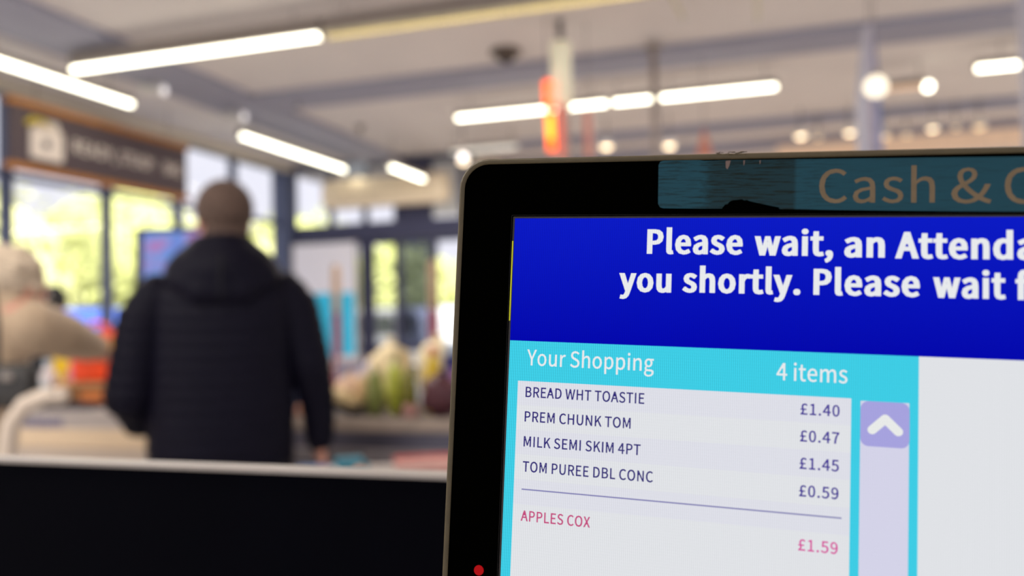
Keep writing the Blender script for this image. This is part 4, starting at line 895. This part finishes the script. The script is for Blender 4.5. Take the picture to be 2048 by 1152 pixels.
# arm and foot that carry it
st = obj('stand', tube(BM(), [(.131, .040, -.13), (.131, .080, -.14), (.131, .085, -.30), (.131, .085, -.60)], .022, 14), MATS['dark_grey_shell'], mon, True)
obj('base', B(.02, .25, .0, .17, -.625, -.60, .004), MATS['dark_grey_shell'], st)
obj('vesa_plate', B(.09, .17, .0425, .048, -.17, -.09, .002), M_alu, st)
# the picture on the display
def lcd(name, c, es=1.0, st_=.06): return mat('lcd_'+name, (3, 3, 4), .6, spec=.0, emit=c, es=es, var=.01, stripes=st_)
def q(name, u0, v0, u1, v1, m, parent, lv=1, r=0):
    y = .05-lv*.012
    if r:
        pts = rr(u0, v0, u1, v1, r, y, 7); bm = BM(); bm.faces.new([bm.verts.new(p) for p in pts])
    else:
        bm = BM(); bm.faces.new([bm.verts.new(p) for p in ((u0*mm, y*mm, -v0*mm), (u1*mm, y*mm, -v0*mm), (u1*mm, y*mm, -v1*mm), (u0*mm, y*mm, -v1*mm))])
    for f in bm.faces:
        f.normal_update()
        if f.normal.y > 0: f.normal_flip()
    return obj(name, bm, m, parent)
white = lcd('white', (224, 226, 230)); blue = lcd('blue', (4, 8, 182)); cyan = lcd('cyan', (62, 204, 228), st_=.12)
scr = q('display_screen', 0, 0, U1, V1, white, mon, 0)
# the blue is a touch lighter at the very top
nt = blue.node_tree; b = nt.nodes['Principled BSDF']; tc = nt.nodes['Texture Coordinate']
sp = nt.nodes.new('ShaderNodeSeparateXYZ'); mr = nt.nodes.new('ShaderNodeMapRange'); rp = nt.nodes.new('ShaderNodeValToRGB')
nt.links.new(tc.outputs['Object'], sp.inputs[0]); nt.links.new(sp.outputs['Z'], mr.inputs['Value'])
mr.inputs['From Min'].default_value = -.040; mr.inputs['From Max'].default_value = 0
nt.links.new(mr.outputs[0], rp.inputs[0]); rp.color_ramp.elements[0].color = srgb(2, 6, 172)+(1,); rp.color_ramp.elements[1].color = srgb(10, 26, 196)+(1,)
nt.links.new(rp.outputs[0], b.inputs['Emission Color'])
q('message_banner', 0, 0, U1, 39.85, blue, scr, 1)
q('list_surround', .0, 39.85, 120.8, V1, cyan, scr, 1)
q('list_panel', 3.2, 52.7, 103.1, V1-8, white, scr, 2)
lil = lcd('pale_lilac', (221, 222, 231)); 
for k, (a, b_) in enumerate([(52.7, 60.4), (68.2, 76.0), (83.9, 91.7)]): q('row_band', 3.2, a, 103.1, b_, lil, scr, 3)
q('scroll_track', 105.6, 53.2, 118.4, V1-8, lcd('scroll_lilac', (212, 211, 232)), scr, 2)
q('scroll_button', 105.6, 53.2, 118.5, 66.0, lcd('button_violet', (166, 162, 222)), scr, 3, 2.2)
bm = BM()
path = [(108.75, 61.3), (112.15, 58.0), (115.6, 61.4)]
def stroke(pts, r, y, n=10):
    out = []
    (ax, ay), (bx, by), (cx, cy) = pts
    L = []; a1 = math.atan2(by-ay, bx-ax); a2 = math.atan2(cy-by, cx-bx)
    for k in range(n+1):
        a = a1+PI/2+PI*k/n; L.append((ax+r*math.cos(a), ay+r*math.sin(a)))
    for k in range(n//2+1):
        a = a1-PI/2+(a2-a1)*k/(n//2); L.append((bx+r*math.cos(a), by+r*math.sin(a)))
    for k in range(n+1):
        a = a2-PI/2+PI*k/n; L.append((cx+r*math.cos(a), cy+r*math.sin(a)))
    am = (a1+a2)/2+PI/2; d = r/math.cos((a2-a1)/2); L.append((bx+d*math.cos(am), by+d*math.sin(am)))
    return [(x*mm, y*mm, -yy*mm) for x, yy in L]
f = bm.faces.new([bm.verts.new(p) for p in stroke(path, 1.25, .05-.012*4)]); f.normal_update()
if f.normal.y > 0: f.normal_flip()
bmesh.ops.triangulate(bm, faces=bm.faces[:])
obj('up_arrow', bm, lcd('arrow_white', (232, 234, 232)), scr)
q('divider_line', 5.8, 86.75, 100.9, 87.15, lcd('line_violet', (128, 126, 178), st_=.02), scr, 4)
ty = (.05-.012*5)*mm
wt = lcd('text_white', (232, 234, 236), st_=.05); ink = lcd('ink_violet', (48, 40, 118), st_=.03); ink2 = lcd('price_violet', (62, 44, 148), st_=.03); rose = lcd('rose', (196, 72, 124), st_=.03); rose2 = lcd('rose_pink', (214, 84, 158), st_=.03)
def tx(s, u, v, cap, wd, m, bold=0, track=0): return words('lettering', s, u*mm, -v*mm, cap*mm, wd*mm, m, scr, ty, bold, track)
for s, u, v, wd in [('Please', 43.2, 11.0, 28.8), ('wait,', 75.4, 11.2, 22.2), ('an', 100.6, 11.5, 11.0), ('Attendant', 114.3, 11.7, 46.0), ('will', 164.0, 11.9, 15), ('be', 182.4, 11.9, 10.6), ('with', 196.4, 11.9, 19),
                    ('you', 34.8, 23.0, 16.2), ('shortly.', 54.3, 22.8, 34.4), ('Please', 92.3, 22.7, 28.6), ('wait', 124.3, 22.8, 18.4), ('for', 145.0, 22.9, 12.6), ('assistance.', 161, 22.9, 50)]:
    tx(s, u, v, 7.2, wd, wt, 92, -12)
tx('Your Shopping', 5.9, 47.6, 5.0, 40.5, wt, 12); tx('4 items', 82.4, 48.4, 5.0, 19.6, wt, 12)
for k, (s, wd, p_, v) in enumerate([('BREAD WHT TOASTIE', 37.9, '£1.40', 57.75), ('PREM CHUNK TOM', 33.9, '£0.47', 65.55), ('MILK SEMI SKIM 4PT', 37.2, '£1.45', 73.45), ('TOM PUREE DBL CONC', 41.2, '£0.59', 81.35), ('APPLES COX', 22.3, '£1.59', 96.8)]):
    tx(s, 5.9, v, 3.2, wd, rose if k == 4 else ink, 22, 20)
    tx(p_, 89.3, v+.35, 3.2, 10.7, rose2 if k == 4 else ink2, 24, 40)
# torn teal label stuck on the bezel
outl = [(47.6, -18.0), (58.6, -17.9), (60, -17.6), (66, -17.7), (74, -17.6), (88, -17.5), (120, -17.2), (160, -16.8), (225, -16.1), (225, -.6), (160, -1.3), (130, -1.6), (100, -2.1), (82.4, -2.5),
        (82.1, -3.05), (79.5, -3.6), (76.5, -4.3), (73.6, -5.0), (72.9, -5.4), (72.2, -5.2), (71.4, -5.6), (70.0, -5.4), (68.6, -5.25), (67.7, -4.8), (67.3, -4.1), (66.5, -4.0), (66.0, -3.3), (65.6, -2.75), (58, -2.8), (47.9, -2.95), (46.9, -3.3), (46.3, -4.3), (46.1, -16.6), (46.6, -17.6)]
bm = BM(); f0 = [bm.verts.new((u*mm, -.00052, -v_*mm)) for u, v_ in outl]; fc = bm.faces.new(f0)
ex = bmesh.ops.extrude_face_region(bm, geom=[fc]); 
for v_ in [g for g in ex['geom'] if isinstance(g, bmesh.types.BMVert)]: v_.co.y -= .00010
bmesh.ops.triangulate(bm, faces=[f_ for f_ in bm.faces if len(f_.verts) > 4]); bmesh.ops.recalc_face_normals(bm, faces=bm.faces[:])
m = bpy.data.materials.new('worn_teal_label'); m.use_nodes = True; nt = m.node_tree; b = nt.nodes['Principled BSDF']
tc = nt.nodes.new('ShaderNodeTexCoord'); mp = nt.nodes.new('ShaderNodeMapping'); mp.inputs['Scale'].default_value = (180, 1, 900)
nz = nt.nodes.new('ShaderNodeTexNoise'); nz.inputs['Scale'].default_value = 1; nz.inputs['Detail'].default_value = 5; nz.inputs['Roughness'].default_value = .6
nt.links.new(tc.outputs['Object'], mp.inputs[0]); nt.links.new(mp.outputs[0], nz.inputs['Vector'])
sx = nt.nodes.new('ShaderNodeSeparateXYZ'); nt.links.new(tc.outputs['Object'], sx.inputs[0])
def M2(op, a, b_, c_=None):
    n = nt.nodes.new('ShaderNodeMath'); n.operation = op
    for i, x_ in enumerate((a, b_, c_)):
        if x_ is None: continue
        if isinstance(x_, (int, float)): n.inputs[i].default_value = x_
        else: nt.links.new(x_, n.inputs[i])
    return n.outputs[0]
# scuffed zone: about 26 mm wide around u = 74 mm, its left border ragged
wob = M2('MULTIPLY_ADD', nz.outputs['Fac'], .016, -.008)
xd = M2('ADD', sx.outputs['X'], wob)
le = M2('MULTIPLY', M2('SUBTRACT', xd, .0595), 380); re = M2('MULTIPLY', M2('SUBTRACT', .0872, sx.outputs['X']), 900)
mk = M2('MINIMUM', le, re); mk = M2('MAXIMUM', M2('MINIMUM', mk, 1), 0)
mp2 = nt.nodes.new('ShaderNodeMapping'); mp2.inputs['Scale'].default_value = (90, 1, 1500); mp2.inputs['Location'].default_value = (3, 0, 9)
nz2 = nt.nodes.new('ShaderNodeTexNoise'); nz2.inputs['Scale'].default_value = 1; nz2.inputs['Detail'].default_value = 6; nz2.inputs['Roughness'].default_value = .7
nt.links.new(tc.outputs['Object'], mp2.inputs[0]); nt.links.new(mp2.outputs[0], nz2.inputs['Vector'])
near = M2('MAXIMUM', M2('MINIMUM', M2('MULTIPLY', M2('SUBTRACT', .112, sx.outputs['X']), 30), 1), .25)
st2 = M2('MULTIPLY', M2('MULTIPLY', M2('SUBTRACT', nz2.outputs['Fac'], .50), 7), near); st2 = M2('MAXIMUM', M2('MINIMUM', st2, 1), 0)
tot = M2('MINIMUM', M2('ADD', M2('MULTIPLY', mk, .58), M2('MULTIPLY', st2, .9)), 1)
mx = nt.nodes.new('ShaderNodeMix'); mx.data_type = 'RGBA'; nt.links.new(tot, mx.inputs[0])
mx.inputs[6].default_value = srgb(25, 66, 78)+(1,); mx.inputs[7].default_value = srgb(15, 26, 21)+(1,)
nt.links.new(mx.outputs[2], b.inputs['Base Color']); b.inputs['Roughness'].default_value = .6; b.inputs['Specular IOR Level'].default_value = .15
bp = nt.nodes.new('ShaderNodeBump'); bp.inputs['Strength'].default_value = .25; bp.inputs['Distance'].default_value = .0002
nt.links.new(nz.outputs['Fac'], bp.inputs['Height']); nt.links.new(bp.outputs[0], b.inputs['Normal'])
stk = obj('sticker', bm, m, mon); stk['label'] = 'torn and scuffed teal label on the top bezel'
M_tanp = mat('tan_print', (112, 96, 74), .6, var=.08, scale=300, spec=.1)
for s, u, v_, wd in [('Cash', 93.4, -4.35, 31.1), ('&', 128.7, -4.0, 10.2), ('Card', 142.2, -3.8, 30)]:
    words('lettering', s, u*mm, -v_*mm, 9.9*mm, wd*mm, M_tanp, stk, -.00063, 6, 25, -.006)
M_shred = mat('pale_torn_paper', (105, 88, 80), .8)
for u, v_, a, b_ in [(66.4, -17.4, 1.5, 2.6), (71.6, -17.4, .5, 1.6), (76.3, -17.3, .4, 1.2)]:
    bm = BM(); bm.faces.new([bm.verts.new(p) for p in ((u*mm, -.00075, -v_*mm), ((u+a)*mm, -.00080, -(v_-.1)*mm), ((u+a*.75)*mm, -.00068, -(v_+b_*.55)*mm), ((u+a*.4)*mm, -.00066, -(v_+b_)*mm), ((u+.1)*mm, -.0007, -(v_+b_*.8)*mm))])
    o = obj('torn_shred', bm, M_shred, stk); md = o.modifiers.new('s', 'SOLIDIFY'); md.thickness = .0001
bm = BM(); rnd = random.Random(9)
for k in range(26):
    u = rnd.uniform(62.5, 72); v_ = rnd.uniform(-20.1, -19.2); L = rnd.uniform(.4, 1.6)
    box(bm, u*mm, (u+L)*mm, -.00135, -.00105, -v_*mm-.00007, -v_*mm+.00005)
obj('scratches', bm, mat('scratch_brown', (60, 50, 26), .8), mon)
